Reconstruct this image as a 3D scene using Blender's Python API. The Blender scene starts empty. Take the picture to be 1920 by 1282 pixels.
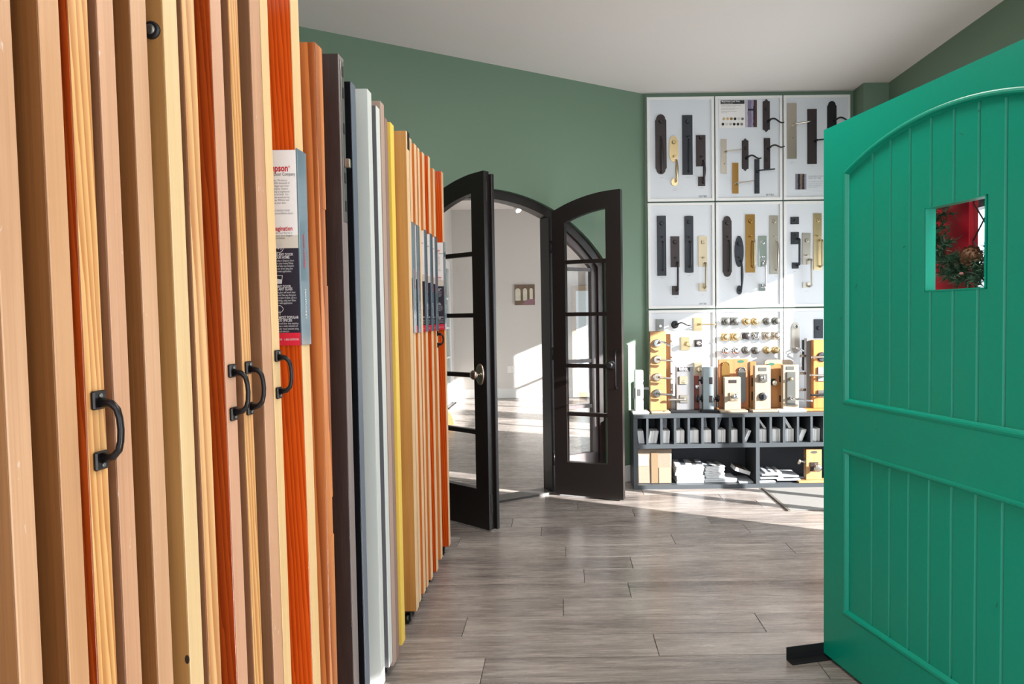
import bpy, bmesh, math, random
from mathutils import Vector, Matrix
random.seed(7)
S = bpy.context.scene
COL = S.collection
# ------------------------------------------------------------------ camera
F, PPX, PPY, CAMH = 1280.0, 1053.0, 641.0, 1.27
PITCH, ROLL = math.radians(2.1), math.radians(0.8)
fwd = Vector((0, math.cos(PITCH), -math.sin(PITCH)))
up0 = Vector((0, math.sin(PITCH), math.cos(PITCH)))
rt0 = Vector((1, 0, 0))
rt = rt0 * math.cos(ROLL) - up0 * math.sin(ROLL)
up = rt0 * math.sin(ROLL) + up0 * math.cos(ROLL)
cd = bpy.data.cameras.new('camera')
cam = bpy.data.objects.new('camera', cd)
COL.objects.link(cam)
cd.sensor_width = 36.0
cd.lens = 36.0 * F / 1920.0
cd.shift_x = (960.0 - PPX) / 1920.0
cd.clip_start = 0.05
m3 = Matrix((rt, up, -fwd)).transposed()
cam.matrix_world = Matrix.Translation((0, 0, CAMH)) @ m3.to_4x4()
S.camera = cam
# ------------------------------------------------------------------ light
S.view_settings.view_transform = 'Standard'
S.view_settings.look = 'None'
S.view_settings.gamma = 1.0
S.view_settings.use_curve_mapping = False
S.view_settings.exposure = 0.34
W = bpy.data.worlds.new('sky'); S.world = W
W.use_nodes = True
bg = W.node_tree.nodes['Background']
bg.inputs[0].default_value = (0.72, 0.86, 1.0, 1); bg.inputs[1].default_value = 1.6
SUN_DIR = Vector((-0.89, 0.45, -0.36)).normalized()
sl = bpy.data.lights.new('sun', 'SUN'); sl.energy = 21.0; sl.angle = math.radians(0.6); sl.color = (1.0, 0.98, 0.955)
so = bpy.data.objects.new('sun', sl); COL.objects.link(so); so.location = (8, -2, 6)
so.rotation_euler = SUN_DIR.to_track_quat('-Z', 'Y').to_euler()

def area(name, loc, direction, sx, sy, energy, color):
    l = bpy.data.lights.new(name, 'AREA'); l.shape = 'RECTANGLE'; l.size = sx; l.size_y = sy
    l.energy = energy; l.color = color
    o = bpy.data.objects.new(name, l); COL.objects.link(o); o.location = loc
    o.rotation_euler = Vector(direction).to_track_quat('-Z', 'Z').to_euler()
    return o
# daylight coming in at the shop front behind the camera, at the glazed entrance and at the far room's windows
area('shopfront_daylight', (0.2, -3.15, 1.35), (0, 1, 0), 4.2, 2.3, 50, (0.95, 0.97, 1.0))
area('side_window_daylight', (2.66, -.7, 1.3), (-1, 0, 0), 3.3, 2.2, 66, (0.96, 0.97, 1.0))
area('entrance_daylight', (2.62, 4.2, 1.05), (-1, 0, 0), 1.5, 1.8, 34, (0.90, 0.95, 1.0))
area('far_room_daylight', (2.62, 8.2, 1.5), (-1, 0, 0), 4.6, 1.9, 150, (0.9, 0.95, 1.0))
# warm fill lamps, unseen, added under the ceiling to brighten the room
for lx, ly in ((0.5, 2.5), (1.6, 1.3), (0.6, -1.2)):
    area('ceiling_fill', (lx, ly, 2.9), (0, 0, -1), 0.5, 0.5, 24, (1.0, 0.94, 0.88))

# ------------------------------------------------------------------ helpers
def ray(px, py):
    return fwd + rt * ((px - PPX) / F) + up * ((PPY - py) / F)
def atY(px, py, Y):
    d = ray(px, py); return Vector((0, 0, CAMH)) + d * (Y / d.y)
def atX(px, py, X):
    d = ray(px, py); return Vector((0, 0, CAMH)) + d * (X / d.x)
def lin(c):
    return tuple((v / 255 / 12.92) if v / 255 <= .04045 else ((v / 255 + .055) / 1.055) ** 2.4 for v in c)

ROOTM = {}
def rootm(o):
    while o is not None:
        if o.name in ROOTM: return ROOTM[o.name]
        o = o.parent
    return Matrix.Identity(4)
def tag(o, label=None, cat=None, group=None, kind=None):
    if label: o['label'] = label
    if cat: o['category'] = cat
    if group: o['group'] = group
    if kind: o['kind'] = kind
    return o
def thing(name, label, cat, loc=(0, 0, 0), rz=0.0, group=None, kind=None, mat=None):
    o = bpy.data.objects.new(name, None); COL.objects.link(o)
    M = mat if mat is not None else Matrix.Translation(loc) @ Matrix.Rotation(rz, 4, 'Z')
    o.matrix_world = M
    o.empty_display_size = .1
    ROOTM[o.name] = M.copy()
    return tag(o, label, cat, group, kind)

class MB:
    """collects shapes in one bmesh; build() links them as one mesh object.
    Shapes are given in world coordinates, or in the thing's own ones with local=True."""
    def __init__(s): s.b = bmesh.new()
    def box(s, x0, x1, y0, y1, z0, z1, bev=0.0, seg=1):
        b = s.b; r = bmesh.ops.create_cube(b, size=1.0); vs = r['verts']
        for v in vs:
            v.co = Vector(((x0 + x1) / 2 + v.co.x * (x1 - x0), (y0 + y1) / 2 + v.co.y * (y1 - y0), (z0 + z1) / 2 + v.co.z * (z1 - z0)))
        if bev > 0:
            es = list({e for v in vs for e in v.link_edges})
            bmesh.ops.bevel(b, geom=es, offset=bev, segments=seg, affect='EDGES', profile=.5)
        return s
    def prism(s, pts, h0, h1, axis='y', smooth=False):
        """polygon pts (a,b) extruded between h0 and h1: axis y -> (x,z); x -> (y,z); z -> (x,y)"""
        b = s.b
        def P(a, c, h):
            return {'y': (a, h, c), 'x': (h, a, c), 'z': (a, c, h)}[axis]
        v0 = [b.verts.new(P(a, c, h0)) for a, c in pts]; v1 = [b.verts.new(P(a, c, h1)) for a, c in pts]
        n = len(pts); b.faces.new(v0); b.faces.new(v1[::-1])
        for i in range(n): b.faces.new((v0[i], v1[i], v1[(i + 1) % n], v0[(i + 1) % n]))
        return s
    def tube(s, pts, rad, n=8, flat=1.0, cap=True):
        b = s.b; pts = [Vector(p) for p in pts]
        rr = rad if isinstance(rad, (list, tuple)) else [rad] * len(pts)
        rings = []; prev = None
        for i, p in enumerate(pts):
            t = (pts[min(i + 1, len(pts) - 1)] - pts[max(i - 1, 0)]).normalized()
            a = prev if prev is not None else (Vector((0, 0, 1)) if abs(t.z) < .9 else Vector((1, 0, 0)))
            u = (a - t * a.dot(t)).normalized(); w = t.cross(u); prev = u
            rings.append([b.verts.new(p + u * (rr[i] * math.cos(2 * math.pi * k / n)) + w * (rr[i] * flat * math.sin(2 * math.pi * k / n))) for k in range(n)])
        for i in range(len(rings) - 1):
            for k in range(n):
                f = b.faces.new((rings[i][k], rings[i][(k + 1) % n], rings[i + 1][(k + 1) % n], rings[i + 1][k])); f.smooth = True
        if cap:
            b.faces.new(rings[0][::-1]); b.faces.new(rings[-1])
        return s
    def lathe(s, base, axis, prof, n=16, flat=(1, 1)):
        """prof: (distance along axis, radius)"""
        b = s.b; ax = Vector(axis).normalized(); base = Vector(base)
        a = Vector((0, 0, 1)) if abs(ax.z) < .9 else Vector((1, 0, 0))
        u = (a - ax * a.dot(ax)).normalized(); w = ax.cross(u); rings = []
        for d, r in prof:
            r = max(r, 1e-4)
            rings.append([b.verts.new(base + ax * d + u * (r * flat[0] * math.cos(2 * math.pi * k / n)) + w * (r * flat[1] * math.sin(2 * math.pi * k / n))) for k in range(n)])
        for i in range(len(rings) - 1):
            for k in range(n):
                f = b.faces.new((rings[i][k], rings[i][(k + 1) % n], rings[i + 1][(k + 1) % n], rings[i + 1][k])); f.smooth = True
        b.faces.new(rings[0][::-1]); b.faces.new(rings[-1])
        return s
    def quad(s, *p):
        s.b.faces.new([s.b.verts.new(q) for q in p]); return s
    def build(s, name, mat, parent=None, local=False, kind=None):
        bmesh.ops.recalc_face_normals(s.b, faces=s.b.faces)
        me = bpy.data.meshes.new(name); s.b.to_mesh(me); s.b.free()
        if parent is not None and not local: me.transform(rootm(parent).inverted())
        me.materials.append(mat)
        return link(name, me, parent, kind)
def link(name, me, parent=None, kind=None):
    o = bpy.data.objects.new(name, me); COL.objects.link(o)
    if parent is not None: o.parent = parent
    if kind: o['kind'] = kind
    return o
def kids(o): return list(o.children)
def copy_tree(o, parent=None):
    c = o.copy(); COL.objects.link(c)
    if parent is not None: c.parent = parent; c.matrix_parent_inverse = o.matrix_parent_inverse
    for ch in kids(o): copy_tree(ch, c)
    return c

# ------------------------------------------------------------------ materials
MATS = {}
def new_mat(name):
    m = bpy.data.materials.new(name); m.use_nodes = True
    return m, m.node_tree.nodes, m.node_tree.links, m.node_tree.nodes['Principled BSDF']
def simple(name, col, rough=.5, metal=0.0, bump=0.0, bscale=200, var=0.0, coat=0.0, spec=.5):
    if name in MATS: return MATS[name]
    m, N, L, p = new_mat(name)
    c = lin(col)
    p.inputs['Base Color'].default_value = (*c, 1); p.inputs['Roughness'].default_value = rough; p.inputs['Metallic'].default_value = metal
    p.inputs['Coat Weight'].default_value = coat; p.inputs['Specular IOR Level'].default_value = spec
    tc = N.new('ShaderNodeTexCoord')
    nz = N.new('ShaderNodeTexNoise'); nz.inputs['Scale'].default_value = bscale; nz.inputs['Detail'].default_value = 3
    L.new(tc.outputs['Object'], nz.inputs['Vector'])
    v = max(var, .04)
    mx = N.new('ShaderNodeMix'); mx.data_type = 'RGBA'
    mx.inputs['A'].default_value = (*[q * (1 - v) for q in c], 1); mx.inputs['B'].default_value = (*[min(1, q * (1 + v)) for q in c], 1)
    L.new(nz.outputs[0], mx.inputs['Factor']); L.new(mx.outputs['Result'], p.inputs['Base Color'])
    if bump:
        bp = N.new('ShaderNodeBump'); bp.inputs['Strength'].default_value = bump; bp.inputs['Distance'].default_value = .002
        L.new(nz.outputs[0], bp.inputs['Height']); L.new(bp.outputs[0], p.inputs['Normal'])
    MATS[name] = m; return m
def wood(name, light, dark, fine=260, stretch=2.2, wave=0.0, wscale=10, rough=.45, axis='z', fleck=.25, coat=0.0, specks=False):
    """wood with the grain along one axis, shifted for every object"""
    if name in MATS: return MATS[name]
    m, N, L, p = new_mat(name)
    tc = N.new('ShaderNodeTexCoord'); oi = N.new('ShaderNodeObjectInfo')
    sh = N.new('ShaderNodeVectorMath'); sh.operation = 'SCALE'; sh.inputs[0].default_value = (13.1, 7.7, 29.3)
    L.new(oi.outputs['Random'], sh.inputs['Scale'])
    ad = N.new('ShaderNodeVectorMath'); L.new(tc.outputs['Object'], ad.inputs[0]); L.new(sh.outputs[0], ad.inputs[1])
    mp = N.new('ShaderNodeMapping')
    k = {'z': (1, 1, stretch / fine), 'x': (stretch / fine, 1, 1), 'y': (1, stretch / fine, 1)}[axis]
    mp.inputs['Scale'].default_value = tuple(q * fine for q in k)
    L.new(ad.outputs[0], mp.inputs['Vector'])
    n1 = N.new('ShaderNodeTexNoise'); n1.inputs['Scale'].default_value = 1; n1.inputs['Detail'].default_value = 6; n1.inputs['Roughness'].default_value = .65
    L.new(mp.outputs[0], n1.inputs['Vector'])
    mp2 = N.new('ShaderNodeMapping'); mp2.inputs['Scale'].default_value = tuple(q * 22 for q in {'z': (1, 1, .06), 'x': (.06, 1, 1), 'y': (1, .06, 1)}[axis])
    L.new(ad.outputs[0], mp2.inputs['Vector'])
    n2 = N.new('ShaderNodeTexNoise'); n2.inputs['Scale'].default_value = 1; n2.inputs['Detail'].default_value = 3; n2.inputs['Distortion'].default_value = .6
    L.new(mp2.outputs[0], n2.inputs['Vector'])
    ma = N.new('ShaderNodeMath'); ma.operation = 'MULTIPLY_ADD'; ma.inputs[1].default_value = .45; L.new(n1.outputs[0], ma.inputs[0])
    mb = N.new('ShaderNodeMath'); mb.operation = 'MULTIPLY'; mb.inputs[1].default_value = .55; L.new(n2.outputs[0], mb.inputs[0]); L.new(mb.outputs[0], ma.inputs[2])
    fac = ma.outputs[0]
    if wave > 0:
        wv = N.new('ShaderNodeTexWave'); wv.wave_type = 'BANDS'; wv.bands_direction = 'DIAGONAL' if axis != 'x' else 'Y'; wv.wave_profile = 'SAW'
        mp3 = N.new('ShaderNodeMapping'); mp3.inputs['Scale'].default_value = {'z': (1, 1, .035), 'x': (.05, 1, 1), 'y': (1, .05, 1)}[axis]
        L.new(ad.outputs[0], mp3.inputs['Vector']); L.new(mp3.outputs[0], wv.inputs['Vector'])
        wv.inputs['Scale'].default_value = wscale; wv.inputs['Distortion'].default_value = 4.0; wv.inputs['Detail'].default_value = 2; wv.inputs['Detail Scale'].default_value = 1.2
        mw = N.new('ShaderNodeMix'); mw.data_type = 'FLOAT'; mw.inputs['Factor'].default_value = wave
        L.new(fac, mw.inputs['A']); L.new(wv.outputs['Fac'], mw.inputs['B']); fac = mw.outputs['Result']
    cr = N.new('ShaderNodeValToRGB'); cr.color_ramp.elements[0].position = .30; cr.color_ramp.elements[1].position = .68
    cr.color_ramp.elements[0].color = (*lin(dark), 1); cr.color_ramp.elements[1].color = (*lin(light), 1)
    L.new(fac, cr.inputs['Fac']); L.new(cr.outputs[0], p.inputs['Base Color'])
    if specks:                                          # chips and scuffs in the edge
        mp4 = N.new('ShaderNodeMapping'); mp4.inputs['Scale'].default_value = (70, 70, 26); L.new(ad.outputs[0], mp4.inputs['Vector'])
        n4 = N.new('ShaderNodeTexNoise'); n4.inputs['Scale'].default_value = 1; n4.inputs['Detail'].default_value = 4; L.new(mp4.outputs[0], n4.inputs['Vector'])
        r4 = N.new('ShaderNodeMapRange'); r4.inputs['From Min'].default_value = .70; r4.inputs['From Max'].default_value = .76; r4.inputs['To Max'].default_value = .6; L.new(n4.outputs[0], r4.inputs['Value'])
        x4 = N.new('ShaderNodeMix'); x4.data_type = 'RGBA'; x4.inputs['B'].default_value = (.75, .72, .68, 1); L.new(r4.outputs[0], x4.inputs['Factor']); L.new(cr.outputs[0], x4.inputs['A']); L.new(x4.outputs['Result'], p.inputs['Base Color'])
    p.inputs['Roughness'].default_value = rough; p.inputs['Coat Weight'].default_value = coat
    bp = N.new('ShaderNodeBump'); bp.inputs['Strength'].default_value = fleck; bp.inputs['Distance'].default_value = .0006
    L.new(n1.outputs[0], bp.inputs['Height']); L.new(bp.outputs[0], p.inputs['Normal'])
    MATS[name] = m; return m
def glass(name, tint=(1, 1, 1), refl=1.0):
    m, N, L, p = new_mat(name); N.remove(p)
    out = N['Material Output']
    tr = N.new('ShaderNodeBsdfTransparent'); tr.inputs[0].default_value = (*tint, 1)
    gl = N.new('ShaderNodeBsdfGlossy'); gl.inputs['Roughness'].default_value = .02
    fr = N.new('ShaderNodeFresnel'); fr.inputs['IOR'].default_value = 1.5
    mu = N.new('ShaderNodeMath'); mu.operation = 'MULTIPLY'; L.new(fr.outputs[0], mu.inputs[0])
    ge = N.new('ShaderNodeNewGeometry'); iv = N.new('ShaderNodeMath'); iv.operation = 'SUBTRACT'; iv.inputs[0].default_value = refl; L.new(ge.outputs['Backfacing'], iv.inputs[1]); L.new(iv.outputs[0], mu.inputs[1]); mu.use_clamp = True
    mx = N.new('ShaderNodeMixShader'); L.new(mu.outputs[0], mx.inputs[0]); L.new(tr.outputs[0], mx.inputs[1]); L.new(gl.outputs[0], mx.inputs[2])
    L.new(mx.outputs[0], out.inputs[0]); return m
def emit(name, col, st):
    m, N, L, p = new_mat(name)
    p.inputs['Emission Color'].default_value = (*col, 1); p.inputs['Emission Strength'].default_value = st; return m

M_GREENWALL = simple('green_wall_paint', (104, 128, 108), .55, bump=.08, bscale=350)
M_CEIL = simple('ceiling_paint', (232, 226, 222), .8, bump=.05, bscale=250)
M_GREYWALL = simple('grey_wall_paint', (206, 202, 197), .7, bump=.05, bscale=300)
M_BASEB = simple('white_trim_paint', (222, 222, 220), .45)
M_WHITE = simple('white_board', (214, 219, 225), .35)
M_CARD = simple('white_card', (232, 230, 228), .5)
M_PAPER = simple('paper_white', (196, 198, 200), .6, var=.06)
M_PAPER2 = simple('paper_grey', (172, 176, 180), .6, var=.08)
M_BROA = simple('brochure_white', (238, 238, 236), .6, var=.05)
M_BROB = simple('brochure_grey', (208, 211, 214), .6, var=.08)
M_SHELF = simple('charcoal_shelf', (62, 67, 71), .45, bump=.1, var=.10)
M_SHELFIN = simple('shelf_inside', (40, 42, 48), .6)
M_BLACK = simple('black_paint', (16, 15, 16), .35)
M_FRAME = simple('espresso_paint', (26, 20, 19), .38, var=.12, bscale=60)
M_FRAME2 = simple('espresso_frame_inner', (84, 76, 76), .4)
M_NICKEL = simple('satin_nickel', (196, 188, 176), .28, 1.0)
M_CHROME = simple('chrome', (225, 225, 228), .06, 1.0)
M_BRASS = simple('satin_brass', (206, 186, 144), .3, 1.0)
M_GOLD = simple('antique_gold', (172, 132, 76), .25, 1.0)
M_CHAMP = simple('champagne_metal', (188, 174, 148), .35, .8)
M_BRONZE = simple('dark_bronze', (62, 55, 55), .42, .5, var=.12, bscale=90)
M_IRON = simple('blackened_iron', (54, 58, 64), .5, .4, var=.12, bscale=90)
M_FBLACK = simple('flat_black_metal', (30, 30, 32), .45, .3)
M_PEWTER = simple('pewter', (120, 120, 116), .35, .8)
M_HANDLE = simple('rubbed_bronze', (34, 31, 32), .3, .6, var=.3, bscale=40)
M_GLASS = glass('clear_glass')
M_GDOOR = simple('emerald_door_paint', (0, 140, 116), .33, bump=.10, bscale=420, var=.05, spec=.35)
M_RED = simple('red_door_paint', (172, 12, 38), .35)
M_SILVERTXT = simple('pale_print', (205, 205, 208), .5)
M_GREYTXT = simple('grey_print', (120, 120, 122), .6)
M_DARKTXT = simple('dark_print', (38, 40, 44), .6)
M_REDTXT = simple('red_print', (190, 30, 46), .5)
M_NAVY = simple('navy_print', (38, 38, 52), .35)
M_BEIGE = simple('beige_print', (206, 200, 188), .4)
M_REDBAND = simple('red_band', (214, 40, 62), .35)
M_SLEEVE = simple('blue_grey_sleeve', (104, 124, 134), .12, coat=.5)
M_GREENOVAL = simple('green_oval_print', (30, 92, 70), .5)

# woods of the sample doors
WD = dict(
    peach=wood('peach_fir_edge', (200, 158, 122), (174, 130, 94), 240, specks=True),
    beech=wood('beech_edge', (198, 153, 112), (176, 130, 90), 320),
    alder=wood('alder_edge', (198, 154, 120), (174, 127, 94), 300, specks=True),
    pine=wood('striped_pine', (210, 164, 102), (178, 116, 58), 150, 1.0, .55, 55, fleck=.3),
    pinewave=wood('wavy_pine', (212, 168, 112), (176, 118, 66), 150, 1.5, .6, 22),
    poplar=wood('cream_poplar', (216, 188, 142), (198, 164, 114), 160),
    pink=wood('pinkish_birch', (204, 159, 130), (186, 138, 106), 260),
    cream=wood('cream_edge', (220, 188, 138), (204, 168, 114), 160),
    brown=wood('brown_veneer', (142, 90, 46), (104, 62, 28), 420, 3.0),
    walnutish=wood('taupe_veneer', (140, 96, 64), (108, 72, 46), 420, 3.0),
    maple=wood('olive_maple_veneer', (176, 128, 74), (146, 102, 54), 120, 1.6),
    redfir=wood('red_fir', (178, 74, 22), (136, 46, 12), 260, 1.4, .35, 60, rough=.28),
    orange=wood('orange_fir', (214, 88, 24), (174, 58, 12), 220, 1.2, .45, 62, rough=.22),
    cherry=wood('cherry', (204, 128, 68), (142, 74, 32), 170, 2.4, .5, 16, rough=.35),
    wenge=wood('wenge', (66, 46, 41), (22, 14, 13), 420, 9, 0, rough=.4, fleck=.6),
    wengeedge=wood('grey_brown_edge', (132, 120, 116), (106, 96, 94), 200),
    black=simple('black_satin', (16, 17, 20), .25),
    steel=simple('blue_grey_edge', (92, 100, 112), .35),
    primer=simple('white_primer', (192, 196, 192), .4),
    dgrey=simple('dark_grey_composite', (92, 92, 96), .5),
    lgrey=simple('light_grey_composite', (196, 200, 196), .45),
    taupe=simple('taupe_composite', (164, 140, 126), .5, var=.08),
    mauve=simple('mauve_composite', (136, 108, 98), .5),
    yellow=simple('yellow_paint', (230, 194, 84), .4),
    tan=wood('golden_oak', (204, 150, 82), (168, 112, 52), 160, 2.0, rough=.4),
    tanedge=wood('pale_ply_edge', (226, 196, 156), (206, 168, 122), 240),
    orangewood=wood('amber_wood', (222, 134, 62), (188, 94, 34), 220, 2.0, rough=.35),
)
M_BLOCK = wood('maple_block', (182, 142, 98), (158, 116, 72), 180)
M_BLOCKD = wood('honey_block', (164, 116, 68), (140, 92, 48), 180)
M_CREAMB = wood('cream_block', (160, 145, 126), (144, 128, 108), 200)
M_AMBER = wood('amber_block', (184, 128, 68), (162, 100, 42), 160)
M_ORANGEP = wood('orange_panel', (184, 122, 80), (164, 96, 56), 160)
M_WHITEB = simple('white_lacquer', (232, 232, 230), .3)
M_GREYB = simple('grey_lacquer', (122, 122, 124), .35)
M_REDB = wood('red_mahogany', (140, 66, 46), (106, 42, 30), 200)
M_CARDBOARD = simple('cardboard', (132, 118, 102), .75, bump=.3, bscale=60, var=.10)
M_CARTON = simple('kraft_dark', (120, 96, 74), .8)

# floor planks
def floor_mat(name, textured=False):
    m, N, L, p = new_mat(name)
    tc = N.new('ShaderNodeTexCoord'); oi = N.new('ShaderNodeObjectInfo')
    sh = N.new('ShaderNodeVectorMath'); sh.operation = 'SCALE'; sh.inputs[0].default_value = (31.0, 17.0, 5.0); L.new(oi.outputs['Random'], sh.inputs['Scale'])
    ad = N.new('ShaderNodeVectorMath'); L.new(tc.outputs['Object'], ad.inputs[0]); L.new(sh.outputs[0], ad.inputs[1])
    def nz(sc, det, dist, rough=.6):
        mp = N.new('ShaderNodeMapping'); mp.inputs['Scale'].default_value = sc; L.new(ad.outputs[0], mp.inputs['Vector'])
        n = N.new('ShaderNodeTexNoise'); n.inputs['Scale'].default_value = 1; n.inputs['Detail'].default_value = det; n.inputs['Distortion'].default_value = dist; n.inputs['Roughness'].default_value = rough
        L.new(mp.outputs[0], n.inputs['Vector']); return n.outputs[0]
    a = nz((2.2, 30, 1), 6, 1.2); b = nz((9, 150, 1), 5, .3); c = nz((1.1, 6, 1), 2, .4)
    def mad(x, k, y):
        q = N.new('ShaderNodeMath'); q.operation = 'MULTIPLY_ADD'; q.inputs[1].default_value = k; L.new(x, q.inputs[0])
        if isinstance(y, float): q.inputs[2].default_value = y
        else: L.new(y, q.inputs[2])
        return q.outputs[0]
    f = mad(a, .46, mad(b, .22, mad(c, .37, mad(oi.outputs['Random'], .10, -.075))))
    cr = N.new('ShaderNodeValToRGB'); e = cr.color_ramp.elements
    e[0].position = .30; e[0].color = (*lin((84, 77, 74)), 1); e[1].position = .70; e[1].color = (*lin((184, 175, 168)), 1)
    k = cr.color_ramp.elements.new(.5); k.color = (*lin((140, 131, 125)), 1)
    L.new(f, cr.inputs['Fac']); colr = cr.outputs[0]
    if textured:
        br = N.new('ShaderNodeTexBrick'); L.new(tc.outputs['Object'], br.inputs['Vector'])
        br.inputs['Scale'].default_value = 1; br.inputs['Brick Width'].default_value = 1.22; br.inputs['Row Height'].default_value = .18; br.inputs['Mortar Size'].default_value = .0015
        br.inputs['Color1'].default_value = (.85, .85, .85, 1); br.inputs['Color2'].default_value = (1.1, 1.1, 1.1, 1); br.inputs['Mortar'].default_value = (.35, .35, .35, 1)
        mx = N.new('ShaderNodeMix'); mx.data_type = 'RGBA'; mx.blend_type = 'MULTIPLY'; mx.inputs['Factor'].default_value = 1
        L.new(colr, mx.inputs['A']); L.new(br.outputs[0], mx.inputs['B']); colr = mx.outputs['Result']
    L.new(colr, p.inputs['Base Color'])
    p.inputs['Roughness'].default_value = .30; p.inputs['Specular IOR Level'].default_value = .5
    rr = N.new('ShaderNodeMapRange'); rr.inputs['To Min'].default_value = .20; rr.inputs['To Max'].default_value = .34; L.new(b, rr.inputs['Value']); L.new(rr.outputs[0], p.inputs['Roughness'])
    bp = N.new('ShaderNodeBump'); bp.inputs['Strength'].default_value = .35; bp.inputs['Distance'].default_value = .0012; L.new(f, bp.inputs['Height']); L.new(bp.outputs[0], p.inputs['Normal'])
    return m
M_PLANK = floor_mat('grey_oak_plank')
M_PLANKTEX = floor_mat('grey_oak_boards', True)

# lettering
TXT = {}
def text_mesh(s, size, align='LEFT', spacing=1.0, bold=0.0, lead=1.0):
    key = (s, size, align, spacing, bold, lead)
    c = bpy.data.curves.new('lettering', 'FONT'); c.body = s; c.size = size; c.align_x = align; c.space_character = spacing; c.offset = bold; c.resolution_u = 2; c.space_line = lead
    o = bpy.data.objects.new('lettering', c); COL.objects.link(o)
    bpy.context.view_layer.update()
    me = bpy.data.meshes.new_from_object(o.evaluated_get(bpy.context.evaluated_depsgraph_get()))
    bpy.data.objects.remove(o); bpy.data.curves.remove(c)
    return me
def text_join(items, name, mat, parent, rot, narrow=1.0):
    """items: (string, size, world pos of the baseline's left end or centre, align, bold). One part of flat print."""
    b = bmesh.new()
    for st, size, pos, align, bold in items:
        me = text_mesh(st, size, align, 1.0, bold)
        me.transform(Matrix.Translation(pos) @ rot.to_4x4() @ Matrix.Diagonal((narrow, 1, 1, 1)))
        b.from_mesh(me); bpy.data.meshes.remove(me)
    me = bpy.data.meshes.new(name); b.to_mesh(me); b.free()
    me.transform(rootm(parent).inverted()); me.materials.append(mat)
    return link(name, me, parent, 'stuff')
R_FRONT = Matrix.Rotation(math.pi / 2, 3, 'X')        # text facing -Y
R_SIDE = Matrix.Rotation(math.pi / 2, 3, 'Z') @ Matrix.Rotation(math.pi / 2, 3, 'X')   # text facing +X

# ================================================================== THE ROOM
CEIL = 2.97
BACKY = 5.30                                           # wall carrying the display boards
XR = 2.45                                              # right wall
WO = Vector((.65, BACKY, 0)); wd = Vector((-.857, -.515, 0)).normalized()
WM = Matrix((( wd.x, -wd.y, 0, WO.x), (wd.y, wd.x, 0, WO.y), (0, 0, 1, 0), (0, 0, 0, 1)))
# WM: local x runs along the diagonal wall away from the corner, local y...
nrm = Vector((0, 0, 1)).cross(wd)
WM = Matrix(((wd.x, nrm.x, 0, WO.x), (wd.y, nrm.y, 0, WO.y), (0, 0, 1, 0), (0, 0, 0, 1)))

def struct(name, mb, mat, parent=None, mtx=None):
    o = mb.build(name, mat, parent, local=True)
    if mtx is not None: o.matrix_world = mtx
    if parent is None: o['kind'] = 'structure'
    return o
# floor: slab below, single planks on the part of the floor that is seen close
floor = struct('floor', MB().box(-2.6, XR + .15, -3.1, 10.9, -.14, -.012), simple('subfloor', (60, 56, 54), .8))
PW = .1772
rows = [2.331 + PW * k for k in range(-6, 17)]
joints = {2: .805, 3: -.008, 4: .30, 5: .096, 6: .346, 7: 1.227, 8: .62, 9: -.135, 10: .9, 11: .45, 1: .35, 0: -.3}
plank_cache = {}
XMIN, XMAX = -2.25, XR
def plank_mesh(L):
    k = round(L, 3)
    if k in plank_cache: return plank_cache[k]
    b = MB().box(0, L - .0022, 0, PW - .0022, -.012, 0, .0011); bmesh.ops.recalc_face_normals(b.b, faces=b.b.faces)
    me = bpy.data.meshes.new('plank'); b.b.to_mesh(me); b.b.free(); me.materials.append(M_PLANK); plank_cache[k] = me; return me
for r, y in enumerate(rows):
    rr = r - 6
    ph = joints.get(rr, random.uniform(-.6, .6))
    x = ph
    while x > XMIN: x -= 1.22
    while x < XMAX:
        a, b2 = max(x, XMIN), min(x + 1.22, XMAX)
        if b2 - a > .02 and not (y > BACKY - .1 and a < .4):
            o = link('plank', plank_mesh(b2 - a), floor); o.location = (a, y, 0)
        x += 1.22
# planks behind the camera and in the far room: too far off to tell apart
lastY = rows[-1] + PW
struct('floor', MB().box(XMIN, XR, -3.0, rows[0] - .001, -.012, 0), M_PLANKTEX)
fb = MB(); fb.prism([(-1.72, lastY + .001), (XR, lastY + .001), (XR, 10.8), (-1.72, 10.8)], -.012, 0, 'z')
struct('floor', fb, M_PLANKTEX)
struct('ceiling', MB().box(-2.5, XR + .15, -3.1, 5.45, CEIL, CEIL + .15), M_CEIL)

# wall with the display boards, pillar, right wall with the glazed entrance
struct('wall_back', MB().box(.66, XR + .15, BACKY, BACKY + .12, 0, CEIL), M_GREENWALL)
struct('wall_pillar', MB().box(2.262, XR, 5.12, BACKY, 0, CEIL), M_GREENWALL)
EY0, EY1, EZ = 3.40, 4.98, 1.93
WY0, WY1, WZ0, WZ1 = -2.4, 1.02, .12, 2.45
wr = MB().box(XR, XR + .15, -3.1, WY0, 0, CEIL).box(XR, XR + .15, WY1, EY0, 0, CEIL).box(XR, XR + .15, WY0, WY1, 0, WZ0).box(XR, XR + .15, WY0, WY1, WZ1, CEIL).box(XR, XR + .15, EY1, BACKY + .12, 0, CEIL).box(XR, XR + .15, EY0, EY1, EZ, CEIL)
struct('wall_right', wr, M_GREENWALL)
struct('wall_left', MB().box(-2.4, -2.25, -3.1, 3.6, 0, CEIL), M_GREENWALL)
struct('wall_front', MB().box(-2.4, -1.95, -3.1, -3.0, 0, CEIL).box(2.35, XR + .15, -3.1, -3.0, 0, CEIL).box(-1.95, 2.35, -3.1, -3.0, 2.55, CEIL).box(-1.95, 2.35, -3.1, -3.0, 0, .15), M_GREENWALL)
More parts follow.
